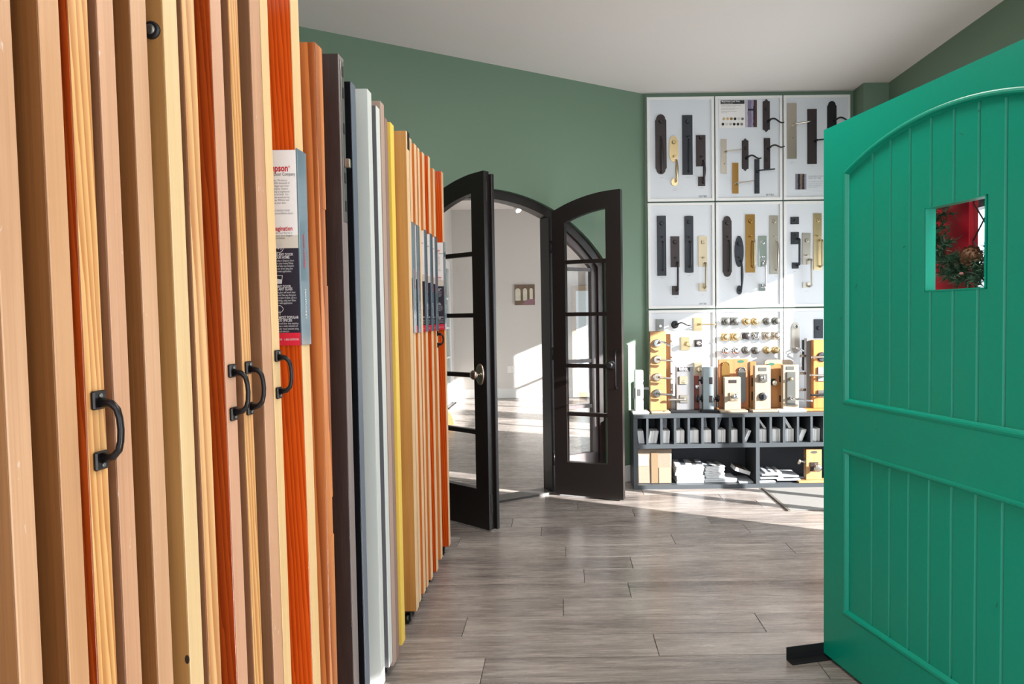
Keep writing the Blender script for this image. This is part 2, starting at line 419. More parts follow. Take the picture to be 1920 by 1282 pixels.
# glazed entrance in the right wall
en = thing('door_1', None, None, (XR, EY0, 0)); en['kind'] = 'structure'
f = MB().box(XR + .02, XR + .09, EY0, EY0 + .05, 0, EZ).box(XR + .02, XR + .09, EY1 - .05, EY1, 0, EZ).box(XR + .02, XR + .09, EY0, EY1, EZ - .05, EZ)
f.build('frame', M_FBLACK, en)
MB().box(XR + .03, XR + .08, 3.90, 3.97, 0, EZ).build('mullion', M_FBLACK, en)
MB().box(XR + .03, XR + .08, 4.28, 4.34, 0, EZ).build('mullion', M_FBLACK, en)  # unseen bar, added to keep the sun off the wall left of the shelf
MB().box(XR + .03, XR + .08, EY0, EY1, .10, .16).build('rail', M_FBLACK, en)
MB().box(XR + .05, XR + .056, EY0, EY1, .05, EZ - .05).build('pane', M_GLASS, en)
# shop window beside the camera and an unseen canopy, added outside to block the high sun
wn = thing('window_4', None, None, (XR, WY0, WZ0)); wn['kind'] = 'structure'
MB().box(XR + .03, XR + .1, WY0, WY0 + .05, WZ0, WZ1).box(XR + .03, XR + .1, WY1 - .05, WY1, WZ0, WZ1).box(XR + .03, XR + .1, WY0, WY1, WZ1 - .05, WZ1).box(XR + .03, XR + .1, WY0, WY1, WZ0, WZ0 + .05).build('frame', M_FBLACK, wn)
for y in (-1.25, -.1): MB().box(XR + .04, XR + .09, y - .03, y + .03, WZ0, WZ1).build('mullion', M_FBLACK, wn)
MB().box(XR + .06, XR + .066, WY0, WY1, WZ0, WZ1).build('pane', M_GLASS, wn)
struct('sun_block_canopy', MB().box(XR + .15, 4.3, -5.0, 1.75, 2.62, 2.75).box(4.22, 4.3, -5.0, 1.75, 2.06, 2.62), M_FBLACK)
# diagonal wall with the wide arched opening
TC, ZC, R0, HW = 1.30, .97, 1.17, .94
def arc(R, d): return ZC + math.sqrt(max(R * R - d * d, 0))
def arch_pts(R, hw, n=28): return [(TC - hw + 2 * hw * k / n, arc(R, -hw + 2 * hw * k / n)) for k in range(n + 1)]
wl = MB()
wl.box(-.06, TC - HW, -.16, 0, 0, CEIL); wl.box(TC + HW, 3.4, -.16, 0, 0, CEIL)
wl.prism(arch_pts(R0, HW) + [(TC + HW, CEIL), (TC - HW, CEIL)], -.16, 0, 'y')
struct('wall_corner', wl, M_GREENWALL, mtx=WM)
bbm = MB().box(0, TC - HW, 0, .014, 0, .125, .004)
struct('baseboard_back', bbm, M_BASEB, mtx=WM)
# ------------------------------------------------------------------ far room
FARY = 10.76
struct('wall_far', MB().box(-1.85, XR + .15, FARY, FARY + .1, 0, CEIL), M_GREYWALL)
struct('wall_far_left', MB().box(-1.82, -1.70, 4.0, FARY, 0, CEIL), M_GREYWALL)
wz0, wz1 = .25, 2.05
wins = [(5.95, 7.05), (7.45, 8.75), (9.05, 10.35)]
w = MB(); ys = [BACKY + .12] + [v for q in wins for v in q] + [FARY]
for k in range(0, len(ys), 2): w.box(XR, XR + .15, ys[k], ys[k + 1], 0, CEIL)
for a, b in wins: w.box(XR, XR + .15, a, b, 0, wz0).box(XR, XR + .15, a, b, wz1, CEIL)
struct('wall_far_right', w, M_GREYWALL)
for k, (a, b) in enumerate(wins):
    wn = thing('window_%d' % (k + 1), None, None, (XR, a, wz0)); wn['kind'] = 'structure'
    MB().box(XR + .03, XR + .1, a, a + .05, wz0, wz1).box(XR + .03, XR + .1, b - .05, b, wz0, wz1).box(XR + .03, XR + .1, a, b, wz1 - .05, wz1).box(XR + .03, XR + .1, a, b, wz0, wz0 + .06).build('frame', M_BASEB, wn)
    MB().box(XR + .04, XR + .08, (a + b) / 2 - .03, (a + b) / 2 + .03, wz0, wz1).build('mullion', M_BASEB, wn)
    for q in (1, 2): MB().box(XR + .04, XR + .08, a, b, wz0 + q * .6 - .02, wz0 + q * .6 + .02).build('muntin', M_BASEB, wn)
    MB().box(XR + .055, XR + .061, a, b, wz0, wz1).build('pane', M_GLASS, wn)
struct('ceiling', MB().box(-1.85, XR + .15, 5.45, FARY + .1, CEIL, CEIL + .15), M_CEIL)
struct('baseboard_far', MB().box(-1.70, XR, FARY - .016, FARY, 0, .15, .004), M_BASEB)
# outside
struct('ground_outside', MB().box(XR + .15, 40, -20, 30, -.25, -.15), simple('asphalt_outside', (150, 148, 144), .8, bscale=20))

# ================================================================== ARCHED DOOR UNIT
unit = thing('arched_door_frame', 'dark brown arched frame with sidelights set in the green diagonal wall', 'door frame', mat=WM)
def loc(mb, name, mat, par): return mb.build(name, mat, par, local=True)
Ro, Ri = R0 - .002, R0 - .062
hwf = HW - .004
n = 30
outer = [(TC - hwf + 2 * hwf * k / n, arc(Ro, -hwf + 2 * hwf * k / n)) for k in range(n + 1)]
hwi = hwf - .05
inner = [(TC - hwi + 2 * hwi * k / n, arc(Ri, -hwi + 2 * hwi * k / n)) for k in range(n + 1)]
loc(MB().prism(outer + inner[::-1], -.13, -.03, 'y'), 'arch_head', M_FRAME, unit)
MUL = (.40 * 2 - .0, )
TL, TR2 = .85, 1.75
for t0, t1, nm in ((TC - hwf, TC - hwf + .05, 'jamb'), (TC + hwf - .05, TC + hwf, 'jamb')):
    loc(MB().box(t0, t1, -.13, -.03, 0, arc(Ro, hwf - .02)), nm, M_FRAME, unit)
for t in (TL - .03, TR2 + .03):
    loc(MB().box(t - .03, t + .03, -.13, -.005, 0, arc(Ri, abs(t - TC)) + .01), 'mullion', M_FRAME, unit)
loc(MB().box(TC - hwf + .05, TC + hwf - .05, -.15, -.002, 0, .015), 'threshold', simple('threshold_metal', (70, 68, 66), .4, .3), unit)
for side, (a, b) in enumerate(((TC - hwf + .05, TL - .06), (TR2 + .06, TC + hwf - .05))):
    sw = .045
    fr = MB()
    fr.box(a, a + sw, -.10, -.055, .015, arc(Ri, abs(a + sw / 2 - TC))); fr.box(b - sw, b, -.10, -.055, .015, arc(Ri, abs(b - sw / 2 - TC)))
    fr.box(a, b, -.10, -.055, .015, .25)
    q = 8
    o_ = [(a + (b - a) * k / q, arc(Ri, a + (b - a) * k / q - TC)) for k in range(q + 1)]
    i_ = [(x, z - .06) for x, z in o_]
    fr.prism(o_ + i_[::-1], -.10, -.055, 'y')
    sash = loc(fr, 'sidelight_sash', M_FRAME2, unit)
    for z in (.60, .94, 1.29, 1.62):
        loc(MB().box(a + sw, b - sw, -.095, -.06, z - .013, z + .013), 'muntin', M_FRAME2, sash)
    zs = [.25, .60, .94, 1.29, 1.62]
    for k in range(5):
        top = zs[k + 1] - .013 if k < 4 else min(arc(Ri, abs(a - TC)), arc(Ri, abs(b - TC))) - .03
        loc(MB().box(a + sw, b - sw, -.080, -.076, zs[k] + (.013 if k else 0), max(top, zs[k] + .05)), 'pane', M_GLASS, sash)

def leaf(name, label, hinge, free, wdt, hand):
    h = Vector(hinge); d = (Vector(free) - h); ang = math.atan2(d.y, d.x)
    t = thing(name, label, 'door', (h.x, h.y, .012), ang, 'arched french door leaves')
    T = .044; zc = .985; R = 1.13
    def top(u, r=R): return zc + math.sqrt(r * r - (wdt - u) ** 2)
    y0, y1 = -T / 2, T / 2
    s1, s2, rb = .095, .108, .235
    Rg = R - .115
    loc(MB().prism([(0, 0), (s1, 0), (s1, top(s1, Rg)), (s1, top(s1)), (0, top(0))], y0, y1, 'y'), 'stile', M_FRAME, t)
    loc(MB().prism([(wdt - s2, 0), (wdt, 0), (wdt, top(wdt)), (wdt - s2, top(wdt - s2))], y0, y1, 'y'), 'stile', M_FRAME, t)
    loc(MB().box(s1, wdt - s2, y0, y1, 0, rb), 'bottom_rail', M_FRAME, t)
    k = 12; a, b = s1, wdt - s2
    up_ = [(a + (b - a) * i / k, top(a + (b - a) * i / k)) for i in range(k + 1)]
    lo_ = [(a + (b - a) * i / k, top(a + (b - a) * i / k, Rg)) for i in range(k + 1)]
    loc(MB().prism(up_ + lo_[::-1], y0, y1, 'y'), 'arched_rail', M_FRAME, t)
    zs = [rb, .575, .915, 1.275, 1.64]
    for z in zs[1:]:
        loc(MB().box(a, b, y0 + .006, y1 - .006, z - .0135, z + .0135, .003), 'muntin', M_FRAME, t)
    for i in range(5):
        z0 = zs[i] + (.0135 if i else 0)
        if i < 4: loc(MB().box(a, b, -.003, .003, z0, zs[i + 1] - .0135), 'pane', M_GLASS, t)
        else:
            loc(MB().prism([(a, z0), (b, z0)] + lo_[::-1], -.003, .003, 'y'), 'pane', M_GLASS, t)
    for z in (.25, 1.0, 1.75):
        loc(MB().tube([(-.006, (y0 if hand > 0 else y0), z - .045), (-.006, y0, z + .045)], .007, 8), 'hinge', M_HANDLE, t)
    return t, T, top
HR = (WO + wd * .835 + nrm * .030); HL = (WO + wd * 1.765 + nrm * .030)
lr, T, topR = leaf('french_door', 'open dark brown arched glass door beside the display boards, with black lever pull', HR, HR + Vector((.47, -.195, 0)), .505, 1)
ll, T, topL = leaf('french_door', 'open dark brown arched glass door beside the row of sample doors, with nickel knob', HL, HL + Vector((.434, -.36, 0)), .545, -1)
# left leaf: astragal on the far side of the free edge, flush bolts, nickel knob on an oval plate
wL = .545
loc(MB().box(wL - .012, wL + .022, T / 2, T / 2 + .022, 0, topL(wL) - .015, .003), 'astragal', M_FRAME, ll)
for z0 in (.10, 1.94): loc(MB().box(wL - .0005, wL + .003, -.006, .006, z0, z0 + .11, .001), 'flush_bolt', M_BRONZE, ll)
for s in (-1, 1):
    pl = loc(MB().lathe((wL - .055, s * T / 2, .925), (0, s, 0), [(0, .036), (.004, .036), (.009, .028)], 20, (1.8, 1.0)), 'knob_plate', M_NICKEL, ll)
    loc(MB().lathe((wL - .055, s * (T / 2 + .008), .925), (0, s, 0), [(0, .013), (.012, .010), (.024, .011), (.032, .024), (.045, .029), (.056, .024), (.060, .006)], 20), 'knob', M_NICKEL, pl)
wR = .505
s = -1
ro = loc(MB().lathe((wR - .075, s * T / 2, .925), (0, s, 0), [(0, .030), (.006, .030), (.010, .022)], 18), 'rosette', M_FBLACK, lr)
loc(MB().lathe((wR - .075, s * (T / 2 + .008), .925), (0, s, 0), [(0, .012), (.015, .012), (.024, .024), (.040, .026), (.048, .016)], 16), 'knob', M_FBLACK, ro)
pul = loc(MB().tube([(wR - .035, s * (T / 2), 1.02), (wR - .035, s * (T / 2 + .035), 1.02), (wR - .033, s * (T / 2 + .045), 1.00), (wR - .033, s * (T / 2 + .045), .79), (wR - .035, s * (T / 2 + .035), .77), (wR - .035, s * T / 2, .77)], .006, 8), 'pull', M_HANDLE, lr)
loc(MB().lathe((wR - .055, T / 2, .925), (0, 1, 0), [(0, .028), (.006, .028), (.008, .012), (.03, .011), (.036, .026), (.05, .026), (.054, .014)], 16), 'knob', M_NICKEL, lr)

# ================================================================== THE SAMPLE DOORS ON THE LEFT
EX = -.615
# Yn, Yf, bottom z, top z, face, edge, tilt(rad), label
DOORS = [
 (.752, .785, .05, 2.05, 'brown', 'peach', .006, 'leftmost sample door, pale peach edge cut by the left border of the photo'),
 (.828, .861, .05, 2.05, 'brown', 'beech', .006, 'plain beech edged sample door with dark brown face, second in the row'),
 (.879, .914, .05, 2.05, 'redfir', 'pine', .006, 'striped pine edged sample door with red face and the nearest black pull'),
 (.934, .967, .05, 2.05, 'walnutish', 'alder', .006, 'scuffed alder edged sample door right behind the one with the nearest pull'),
 (1.007, 1.044, .05, 2.05, 'brown', 'peach', .006, 'sample door with white flecked edge between two plain brown faces'),
 (1.091, 1.130, .05, 2.05, 'maple', 'poplar', .007, 'cream poplar edged sample door with knotty olive maple face'),
 (1.148, 1.186, .05, 2.05, 'walnutish', 'pinewave', .008, 'sample door with wavy grained pine edge beside the red fir face'),
 (1.244, 1.282, .05, 2.05, 'redfir', 'pink', .009, 'sample door with red fir face and pinkish edge, black pull on it'),
 (1.312, 1.348, .05, 2.05, 'walnutish', 'pine', .008, 'narrow striped pine sample door with black pull, beside the pinkish edged one'),
 (1.401, 1.446, .05, 2.05, 'walnutish', 'alder', .007, 'taupe faced sample door with pale edge, touching the one behind it'),
 (1.450, 1.487, .05, 2.05, 'pine', 'cream', .007, 'yellowish edged sample door with the farthest large black pull'),
 (1.616, 1.664, .05, 2.05, 'orange', 'cream', .006, 'bright orange fir sample door carrying the large brochure sleeve'),
 (1.757, 1.806, .05, 1.975, 'cherry', 'cherry', -.002, 'cherry sample door with hinge notches cut in its edge'),
 (1.943, 1.989, .05, 2.017, 'wenge', 'wengeedge', 0, 'very dark wenge sample door with metal lock strip on its edge'),
 (2.055, 2.098, .05, 1.978, 'black', 'steel', 0, 'black sample door with blue grey edge'),
 (2.229, 2.275, .045, 2.014, 'primer', 'primer', 0, 'wide white primed sample door'),
 (2.332, 2.376, .060, 1.992, 'dgrey', 'lgrey', 0, 'dark grey sample door with light grey edge beside the white one'),
 (2.388, 2.436, .035, 2.025, 'taupe', 'taupe', 0, 'taupe sample door with speckled edge'),
 (2.442, 2.478, .030, 1.985, 'mauve', 'mauve', 0, 'thin mauve brown sample door hugging the yellow one'),
 (2.524, 2.574, .045, 1.991, 'yellow', 'yellow', 0, 'bright yellow sample door'),
 (2.782, 2.830, .062, 2.029, 'tan', 'tanedge', 0, 'wide golden oak sample door standing on a visible caster'),
 (2.842, 2.880, .072, 2.018, 'orangewood', 'tanedge', 0, 'amber sample door right behind the golden oak one'),
 (2.934, 2.975, .072, 2.017, 'orangewood', 'tanedge', 0, 'amber sample door, second behind the golden oak one'),
 (3.004, 3.040, .072, 2.017, 'orangewood', 'tanedge', 0, 'amber sample door, third behind the golden oak one'),
 (3.100, 3.144, .068, 2.021, 'orangewood', 'tanedge', 0, 'amber sample door just in front of the red orange one'),
 (3.236, 3.282, .055, 2.036, 'orange', 'tanedge', 0, 'red orange sample door, the nearer of two at the row end'),
 (3.358, 3.402, .072, 2.004, 'orangewood', 'tanedge', 0, 'amber sample door with small pull between the two red orange ones'),
 (3.600, 3.646, .055, 2.040, 'orange', 'tanedge', 0, 'red orange sample door, last of the row, next to the french doors'),
]
DW = .80
# caster prototype meshes, in the caster's own coordinates (top plate at z=0)
def caster_meshes(h):
    pb = MB().box(-.022, .022, -.020, .020, -.006, 0, .001)
    pb.box(-.017, -.013, -.014, .014, -h * .78, -.004).box(.013, .017, -.014, .014, -h * .78, -.004)
    wb = MB().lathe((-.010, .004, -h + h * .36), (1, 0, 0), [(0, h * .30), (.002, h * .36), (.018, h * .36), (.020, h * .30)], 14)
    ax = MB().lathe((-.018, .004, -h + h * .36), (1, 0, 0), [(0, .004), (.036, .004)], 8)
    out = []
    for q, m in ((pb, M_FBLACK), (wb, M_BLACK), (ax, M_NICKEL)):
        bmesh.ops.recalc_face_normals(q.b, faces=q.b.faces); me = bpy.data.meshes.new('caster'); q.b.to_mesh(me); q.b.free(); me.materials.append(m); out.append(me)
    return out
CAST = {}
doors = []
for (yn, yf, z0, z1, fm, em, tilt, lab) in DOORS:
    M = Matrix.Translation((EX + tilt * CAMH, yn, 0)) @ Matrix.Rotation(-tilt, 4, 'Y')
    t = thing('sample_door', lab, 'sample door', mat=M, group='sample doors standing in a row on the left')
    th = yf - yn
    e = .0025
    sb = MB().box(-DW, -e, 0, th, z0, z1, .0006)
    loc(sb, 'slab', WD[fm], t)
    if em == 'cherry':          # edge with hinge notches
        ys = [z0, .62, .74, 1.03, 1.06, 1.30, 1.42, 1.66, 1.78, z1]
        eb = MB()
        prof = []
        for i, z in enumerate(ys): prof.append(z)
        eb.box(-e, 0, 0, th * .45, z0, z1, .0012)
        for a, b in ((z0, .70), (.80, 1.36), (1.56, z1)): eb.box(-e, 0, th * .45, th, a, b)
        for a, b in ((.70, .80), (1.36, 1.56)): eb.box(-e, -e + .0003, th * .45, th, a, b)
        loc(eb, 'edge_band', WD[em], t)
    else:
        loc(MB().box(-e, 0, 0, th, z0, z1, .0008), 'edge_band', WD[em], t)
    hk = round(z0, 3)
    if hk not in CAST: CAST[hk] = caster_meshes(hk)
    for cx in (-.045, -DW + .05):
        c = link('caster', CAST[hk][0], t); c.location = (cx, th / 2, z0)
        link('wheel', CAST[hk][1], c); link('axle', CAST[hk][2], c)
    doors.append((t, th, yn))
# lock strip of the wenge door
t, th, yn = doors[13]
ls = loc(MB().box(.0, .0025, th * .25, th * .85, 1.55, 2.005, .0008), 'lock_strip', M_PEWTER, t)
loc(MB().box(.002, .018, th * .45, th * .8, 1.705, 1.73, .002), 'latch', M_NICKEL, ls)
for z in (1.58, 1.66, 1.80, 1.90, 1.96): loc(MB().box(.0022, .0034, th * .4, th * .7, z, z + .03), 'slot', M_FBLACK, ls)
# round metal stud on the maple faced door
t, th, yn = doors[5]
q = atY(284.5, 57, yn); q = Vector((q.x - EX - .007 * (CAMH - q.z), 0, q.z))
st = loc(MB().lathe((q.x, 0, q.z), (0, -1, 0), [(0, .014), (.003, .014), (.005, .011)], 16), 'stud', M_FBLACK, t)
loc(MB().lathe((q.x, -.0045, q.z), (0, -1, 0), [(0, .008), (.002, .008), (.003, .004)], 12), 'stud_ring', M_PEWTER, st)
# knot and sap streak on the same face, metal corner of the golden oak door, black pulls
q = atY(351, 1236, yn)
loc(MB().lathe((q.x - EX - .007 * (CAMH - q.z), 0, q.z), (0, -1, 0), [(0, .005), (.0008, .004)], 10, (1.5, .8)), 'knot', simple('dark_knot', (40, 22, 12), .6), t)
t, th, yn = doors[20]
loc(MB().box(-.006, .002, th * .3, th + .002, 1.96, 2.031, .001), 'corner_plate', M_FBLACK, t)
def pull(door, py, scale=1.0, off=.5):
    t, th, yn = door
    zc = atX(EX * -F / (EX * 0 - 0.0001) if False else PPX + EX * F / (yn + th / 2), py, EX).z
    y = th * off
    H = .102 * scale / 2
    bow = [(0.004, y, zc + H - .014), (.020, y, zc + H - .016), (.027, y, zc + H - .024), (.030, y, zc + H - .036), (.031, y, zc), (.030, y, zc - H + .036), (.027, y, zc - H + .024), (.020, y, zc - H + .016), (.004, y, zc - H + .014)]
    b = loc(MB().tube(bow, [.0075, .0052, .0046, .0043, .0043, .0043, .0046, .0052, .0075], 10), 'door_pull', M_HANDLE, t)
    for sgn in (1, -1):
        zz = zc + sgn * (H - .011)
        p = loc(MB().box(.0, .006, y - .0125, y + .0125, zz - .0125, zz + .0125, .002), 'mounting_plate', M_HANDLE, b)
        q = loc(MB().lathe((.006, y, zz + sgn * .006), (1, 0, 0), [(0, .0034), (.0016, .0028)], 10), 'screw', M_PEWTER, b)
pull(doors[2], 808); pull(doors[7], 736); pull(doors[8], 728); pull(doors[10], 702); pull(doors[26], 636, .78)

# ------------------------------------------------------------------ brochure sleeves
def brochure(yface, yback, label, full=True):
    """a printed card in a plastic sleeve folded round the edge of a sample door"""
    X1 = EX + .0035; X0 = EX - .21; z0, z1 = 1.212, 1.668; Y = yface - .006
    t = thing('brochure_sleeve', label, 'brochure', (X1, Y, z0), 0, 'brochure sleeves on the sample doors')
    zb, zn, zr = 1.4705, 1.440, 1.2415
    xr = X1 - .003
    MB().box(X0, xr, Y - .002, Y + .0055, zb + .0, z1).build('card', M_CARD, t)
    MB().box(X0, xr, Y - .002, Y + .0055, zn, zb).build('beige_band', M_BEIGE, t)
    MB().box(X0, xr, Y - .002, Y + .0055, zr, zn).build('navy_band', M_NAVY, t)
    MB().box(X0, xr, Y - .002, Y + .0055, z0, zr).build('red_band', M_REDBAND, t)
    MB().box(xr, X1 + .001, Y - .002, yback, z0, z1 + .004, .0008).build('sleeve_side', M_SLEEVE, t)
    yt = Y - .0026
    def P(x, z): return Vector((x, yt, z))
    def at(px, py): q = atY(px, py, 1.608); return P(q.x, q.z)
    R_ = 'RIGHT'
    text_join([('Simpson', .0225, at(540.5, 321), R_, .0006), ('®', .008, at(544, 315), R_, 0), ('imagination', .0150, at(549, 432), R_, .0003)], 'red_lettering', M_REDTXT, t, R_FRONT, .72)['kind'] = 'stuff'
    it = [('Door Company', .0108, at(553.5, 329), R_, .0002)]
    for k, (st_, x_) in enumerate((('door to your dream. We love to', 538.5), ('created by. With thousands of', 543), ('of doors. Bigger and richer', 542), ('at company. Simpson', 540.5), ('fine, crafting to engineered', 543), ('make very and both. You', 541), ('do a use wood and top', 543.5), ('choose. Without ever', 543), ('see your door.', 537))):
        it.append((st_, .0068, at(x_, 339.5 + k * 5.3), R_, 0))
    it += [('CLICK DESIGN YOURS', .0062, at(543.5, 396), R_, 0), ('simpson.com/find-a-door/', .0074, at(550, 401.5), R_, 0)]
    for k, (st_, x_) in enumerate((('use your favorite in', 548), ('your door. Imagine', 548.5), ('the possibilities', 535))): it.append((st_, .0068, at(x_, 438 + k * 5), R_, 0))
    text_join(it, 'grey_lettering', M_GREYTXT, t, R_FRONT, .72)['kind'] = 'stuff'
    w_ = []
    for st_, sz, x_, y_ in (('SEE ANY DOOR', .0088, 549.5, 479), ('IN YOUR HOME', .0088, 543, 484.5), ('Curious what a Simpson door', .0066, 551.5, 490), ('looks in your home? Shop', .0066, 550, 495), ('and take any Simpson', .0066, 551.5, 500), ('for a test drive using the', .0066, 549, 505), ('Simpson web application.', .0066, 547, 510),
        ('MATCH ANY DOOR', .0088, 545.5, 539), ('WITH ANY GLASS', .0088, 548.5, 544), ('Which glass will work best', .0066, 554, 549.5), ('at home? See any Simpson', .0066, 555, 554.5), ('and any type of glass, all in a', .0066, 556, 559.5), ('setting, using our Glass', .0066, 555, 564.5), ('Taker web application.', .0066, 549, 569.5),
        ('MOST POPULAR', .0088, 560, 597), ('WOOD SPECIES', .0088, 548, 602.5), ('Find a wood door that matches', .0066, 560, 607.5), ('you. View a wide selection of', .0066, 558.5, 612.5), ('popular wood species using', .0066, 560, 617.5), ('wood selector.', .0066, 543, 622.5), ('DOOR.COM   1-800-SIMPSON', .0072, 560.5, 638)):
        w_.append((st_, sz, at(x_, y_), R_, .0002 if sz > .008 else 0))
    text_join(w_, 'white_lettering', M_SILVERTXT, t, R_FRONT, .72)['kind'] = 'stuff'
    # printed symbols: a dial, a glass and a tree
    ic = MB()
    q = at(522.5, 465); cx, cz = q.x, q.z
    for k in range(20):
        p0, p1 = 2 * math.pi * k / 20, 2 * math.pi * (k + 1) / 20
        ic.quad((cx + .0115 * math.cos(p0), yt, cz + .0115 * math.sin(p0)), (cx + .0115 * math.cos(p1), yt, cz + .0115 * math.sin(p1)), (cx + .0103 * math.cos(p1), yt, cz + .0103 * math.sin(p1)), (cx + .0103 * math.cos(p0), yt, cz + .0103 * math.sin(p0)))
    for k in range(12):
        p0, p1 = math.pi * (k - 2) / 9, math.pi * (k - 1) / 9
        if p1 < math.pi * 1.15: ic.quad((cx + .007 * math.cos(p0), yt, cz + .007 * math.sin(p0)), (cx + .007 * math.cos(p1), yt, cz + .007 * math.sin(p1)), (cx + .0056 * math.cos(p1), yt, cz + .0056 * math.sin(p1)), (cx + .0056 * math.cos(p0), yt, cz + .0056 * math.sin(p0)))
    ic.quad((cx - .002, yt, cz - .002), (cx, yt, cz - .003), (cx + .004, yt, cz + .005), (cx + .003, yt, cz + .006))
    q = at(523.5, 524); gx, gz = q.x, q.z
    for p, q in (((-.008, .010), (-.0055, -.010)), ((.008, .010), (.0055, -.010))):
        ic.quad((gx + p[0] - .0006, yt, gz + p[1]), (gx + p[0] + .0006, yt, gz + p[1]), (gx + q[0] + .0006, yt, gz + q[1]), (gx + q[0] - .0006, yt, gz + q[1]))
    ic.quad((gx - .008, yt, gz + .009), (gx + .008, yt, gz + .009), (gx + .008, yt, gz + .010), (gx - .008, yt, gz + .010))
    ic.quad((gx - .0048, yt, gz - .010), (gx + .0048, yt, gz - .010), (gx + .006, yt, gz + .0), (gx - .006, yt, gz + .002))
    q = at(525, 581); tx, tz = q.x, q.z
    for k in range(16):
        p0, p1 = 2 * math.pi * k / 16, 2 * math.pi * (k + 1) / 16
        def rr(p, s): return (tx + (.0075 + .0012 * math.cos(3 * p)) * s * math.cos(p), yt, tz + .009 * s * math.sin(p) + .002)
        ic.quad(rr(p0, 1), rr(p1, 1), rr(p1, .86), rr(p0, .86))
    ic.quad((tx - .0006, yt, tz - .012), (tx + .0006, yt, tz - .012), (tx + .0006, yt, tz - .002), (tx - .0006, yt, tz - .002))
    ic.build('printed_symbols', M_SILVERTXT, t)['kind'] = 'stuff'
    # print on the folded side
    text_join([('SIMPSON DOOR', .011, Vector((X1 + .0018, Y + .026, 1.395)), 'LEFT', .0003)], 'side_lettering', M_REDTXT, t, R_SIDE @ Matrix.Rotation(math.pi / 2, 3, 'Z'))
    text_join([('NANTUCKET', .012, Vector((X1 + .0018, Y + .020, 1.345)), 'LEFT', .0003)], 'side_lettering', M_SILVERTXT, t, R_SIDE @ Matrix.Rotation(-math.pi / 2, 3, 'Z'))
    return t
b0 = brochure(1.616, 1.664, 'large white and navy brochure in a clear sleeve on the bright orange door')
for i, lab in ((21, 'small white and navy brochure right behind the golden oak door'), (22, 'white and navy brochure on the second amber door behind the golden oak one'), (24, 'white and navy brochure on the amber door in front of the red orange one'), (25, 'broad white and navy brochure on the nearer red orange door'), (26, 'narrow white and navy brochure above the small pull'), (27, 'white and navy brochure on the last red orange door')):
    c = copy_tree(b0); c.location.y += doors[i][2] - 1.616
    c['label'] = lab
    ROOTM[c.name] = Matrix.Translation(c.location)

# ================================================================== DISPLAY BOARDS
BY = 5.272                                               # front of the boards
def P(px, py, d=0.0): return atY(px, py, BY - d)
bx = [.671, 1.193, 1.714, 2.232]
bz = [.505, 1.319, 2.139, 2.941]
BOARDL = {(0, 2): 'white board with four handlesets, top left of the display wall', (1, 2): 'white board with printed placard and lever plates, top middle of the wall',
          (2, 2): 'white board with three tall lever plates, top right of the wall', (0, 1): 'white board with three dark handlesets and a champagne one, middle row left',
          (1, 1): 'white board with gold, chrome and oval black handlesets, centre of wall', (2, 1): 'white board partly behind the green door with square black deadbolt',
          (0, 0): 'white board with square brass levers above the tall wooden lever block', (1, 0): 'white board with three rows of small knobs, bottom row middle', (2, 0): 'white board with silver arched handleset, bottom row beside the green door'}
B = {}
for (i, j), lab in BOARDL.items():
    x0, x1, z0, z1 = bx[i] + .004, bx[i + 1] - .006, bz[j] + .004, bz[j + 1] - .008
    t = thing('display_board', lab, 'display board', (x0, BY, z0), 0, 'hardware display boards on the back wall')
    MB().box(x0, x1, BY + .004, BACKY - .001, z0, z1).build('panel', M_WHITE, t)
    e = .020
    MB().prism([(x0, z0), (x1, z0), (x1 - e, z0 + e), (x0 + e, z0 + e)], BY - .006, BY + .0038).prism([(x0, z1), (x1, z1), (x1 - e, z1 - e), (x0 + e, z1 - e)], BY - .006, BY + .0038).prism([(x0, z0), (x0 + e, z0 + e), (x0 + e, z1 - e), (x0, z1)], BY - .006, BY + .0038).prism([(x1, z0), (x1 - e, z0 + e), (x1 - e, z1 - e), (x1, z1)], BY - .006, BY + .0038).build('rim', M_WHITEB, t)
    B[i, j] = t
FR = BY + .004
def W2(px, py): q = atY(px, py, FR); return q.x, q.z
def plate_poly(style, x0, x1, z0, z1):
    w = x1 - x0; cx = (x0 + x1) / 2
    if style == 'rect': return [(x0, z0), (x1, z0), (x1, z1), (x0, z1)]
    if style == 'curve':
        k = [(x1 - w * i / 6, z1 - .004 * (2 * i / 6 - 1) ** 2) for i in range(7)]; l = [(x0 + w * i / 6, z0 + .004 * (2 * i / 6 - 1) ** 2) for i in range(7)]
        return l + k
    if style == 'oval': return [(cx + w / 2 * math.cos(2 * math.pi * i / 20), (z0 + z1) / 2 + (z1 - z0) / 2 * math.sin(2 * math.pi * i / 20)) for i in range(20)]
    if style == 'point':
        a = w * .35; sft = w * .14
        return [(x0, z0 + a), (cx - w * .3, z0 + a * .9), (cx, z0), (cx + w * .3, z0 + a * .9), (x1, z0 + a), (x1, z1 - a), (cx + w * .3, z1 - a * .9), (cx, z1), (cx - w * .3, z1 - a * .9), (x0, z1 - a)]
    if style in ('arch', 'archtop'):
        r = w * .40; a = w * .36
        T_ = [(cx + r * math.cos(math.pi * i / 10), z1 - r + r * math.sin(math.pi * i / 10)) for i in range(11)]
        Bo = [(cx - r * math.cos(math.pi * i / 10), z0 + r - r * math.sin(math.pi * i / 10)) for i in range(11)]
        return [(x0, z0 + r + a * .4)] + Bo + [(x1, z0 + r + a * .4), (x1, z1 - r - a * .4)] + T_ + [(x0, z1 - r - a * .4)]
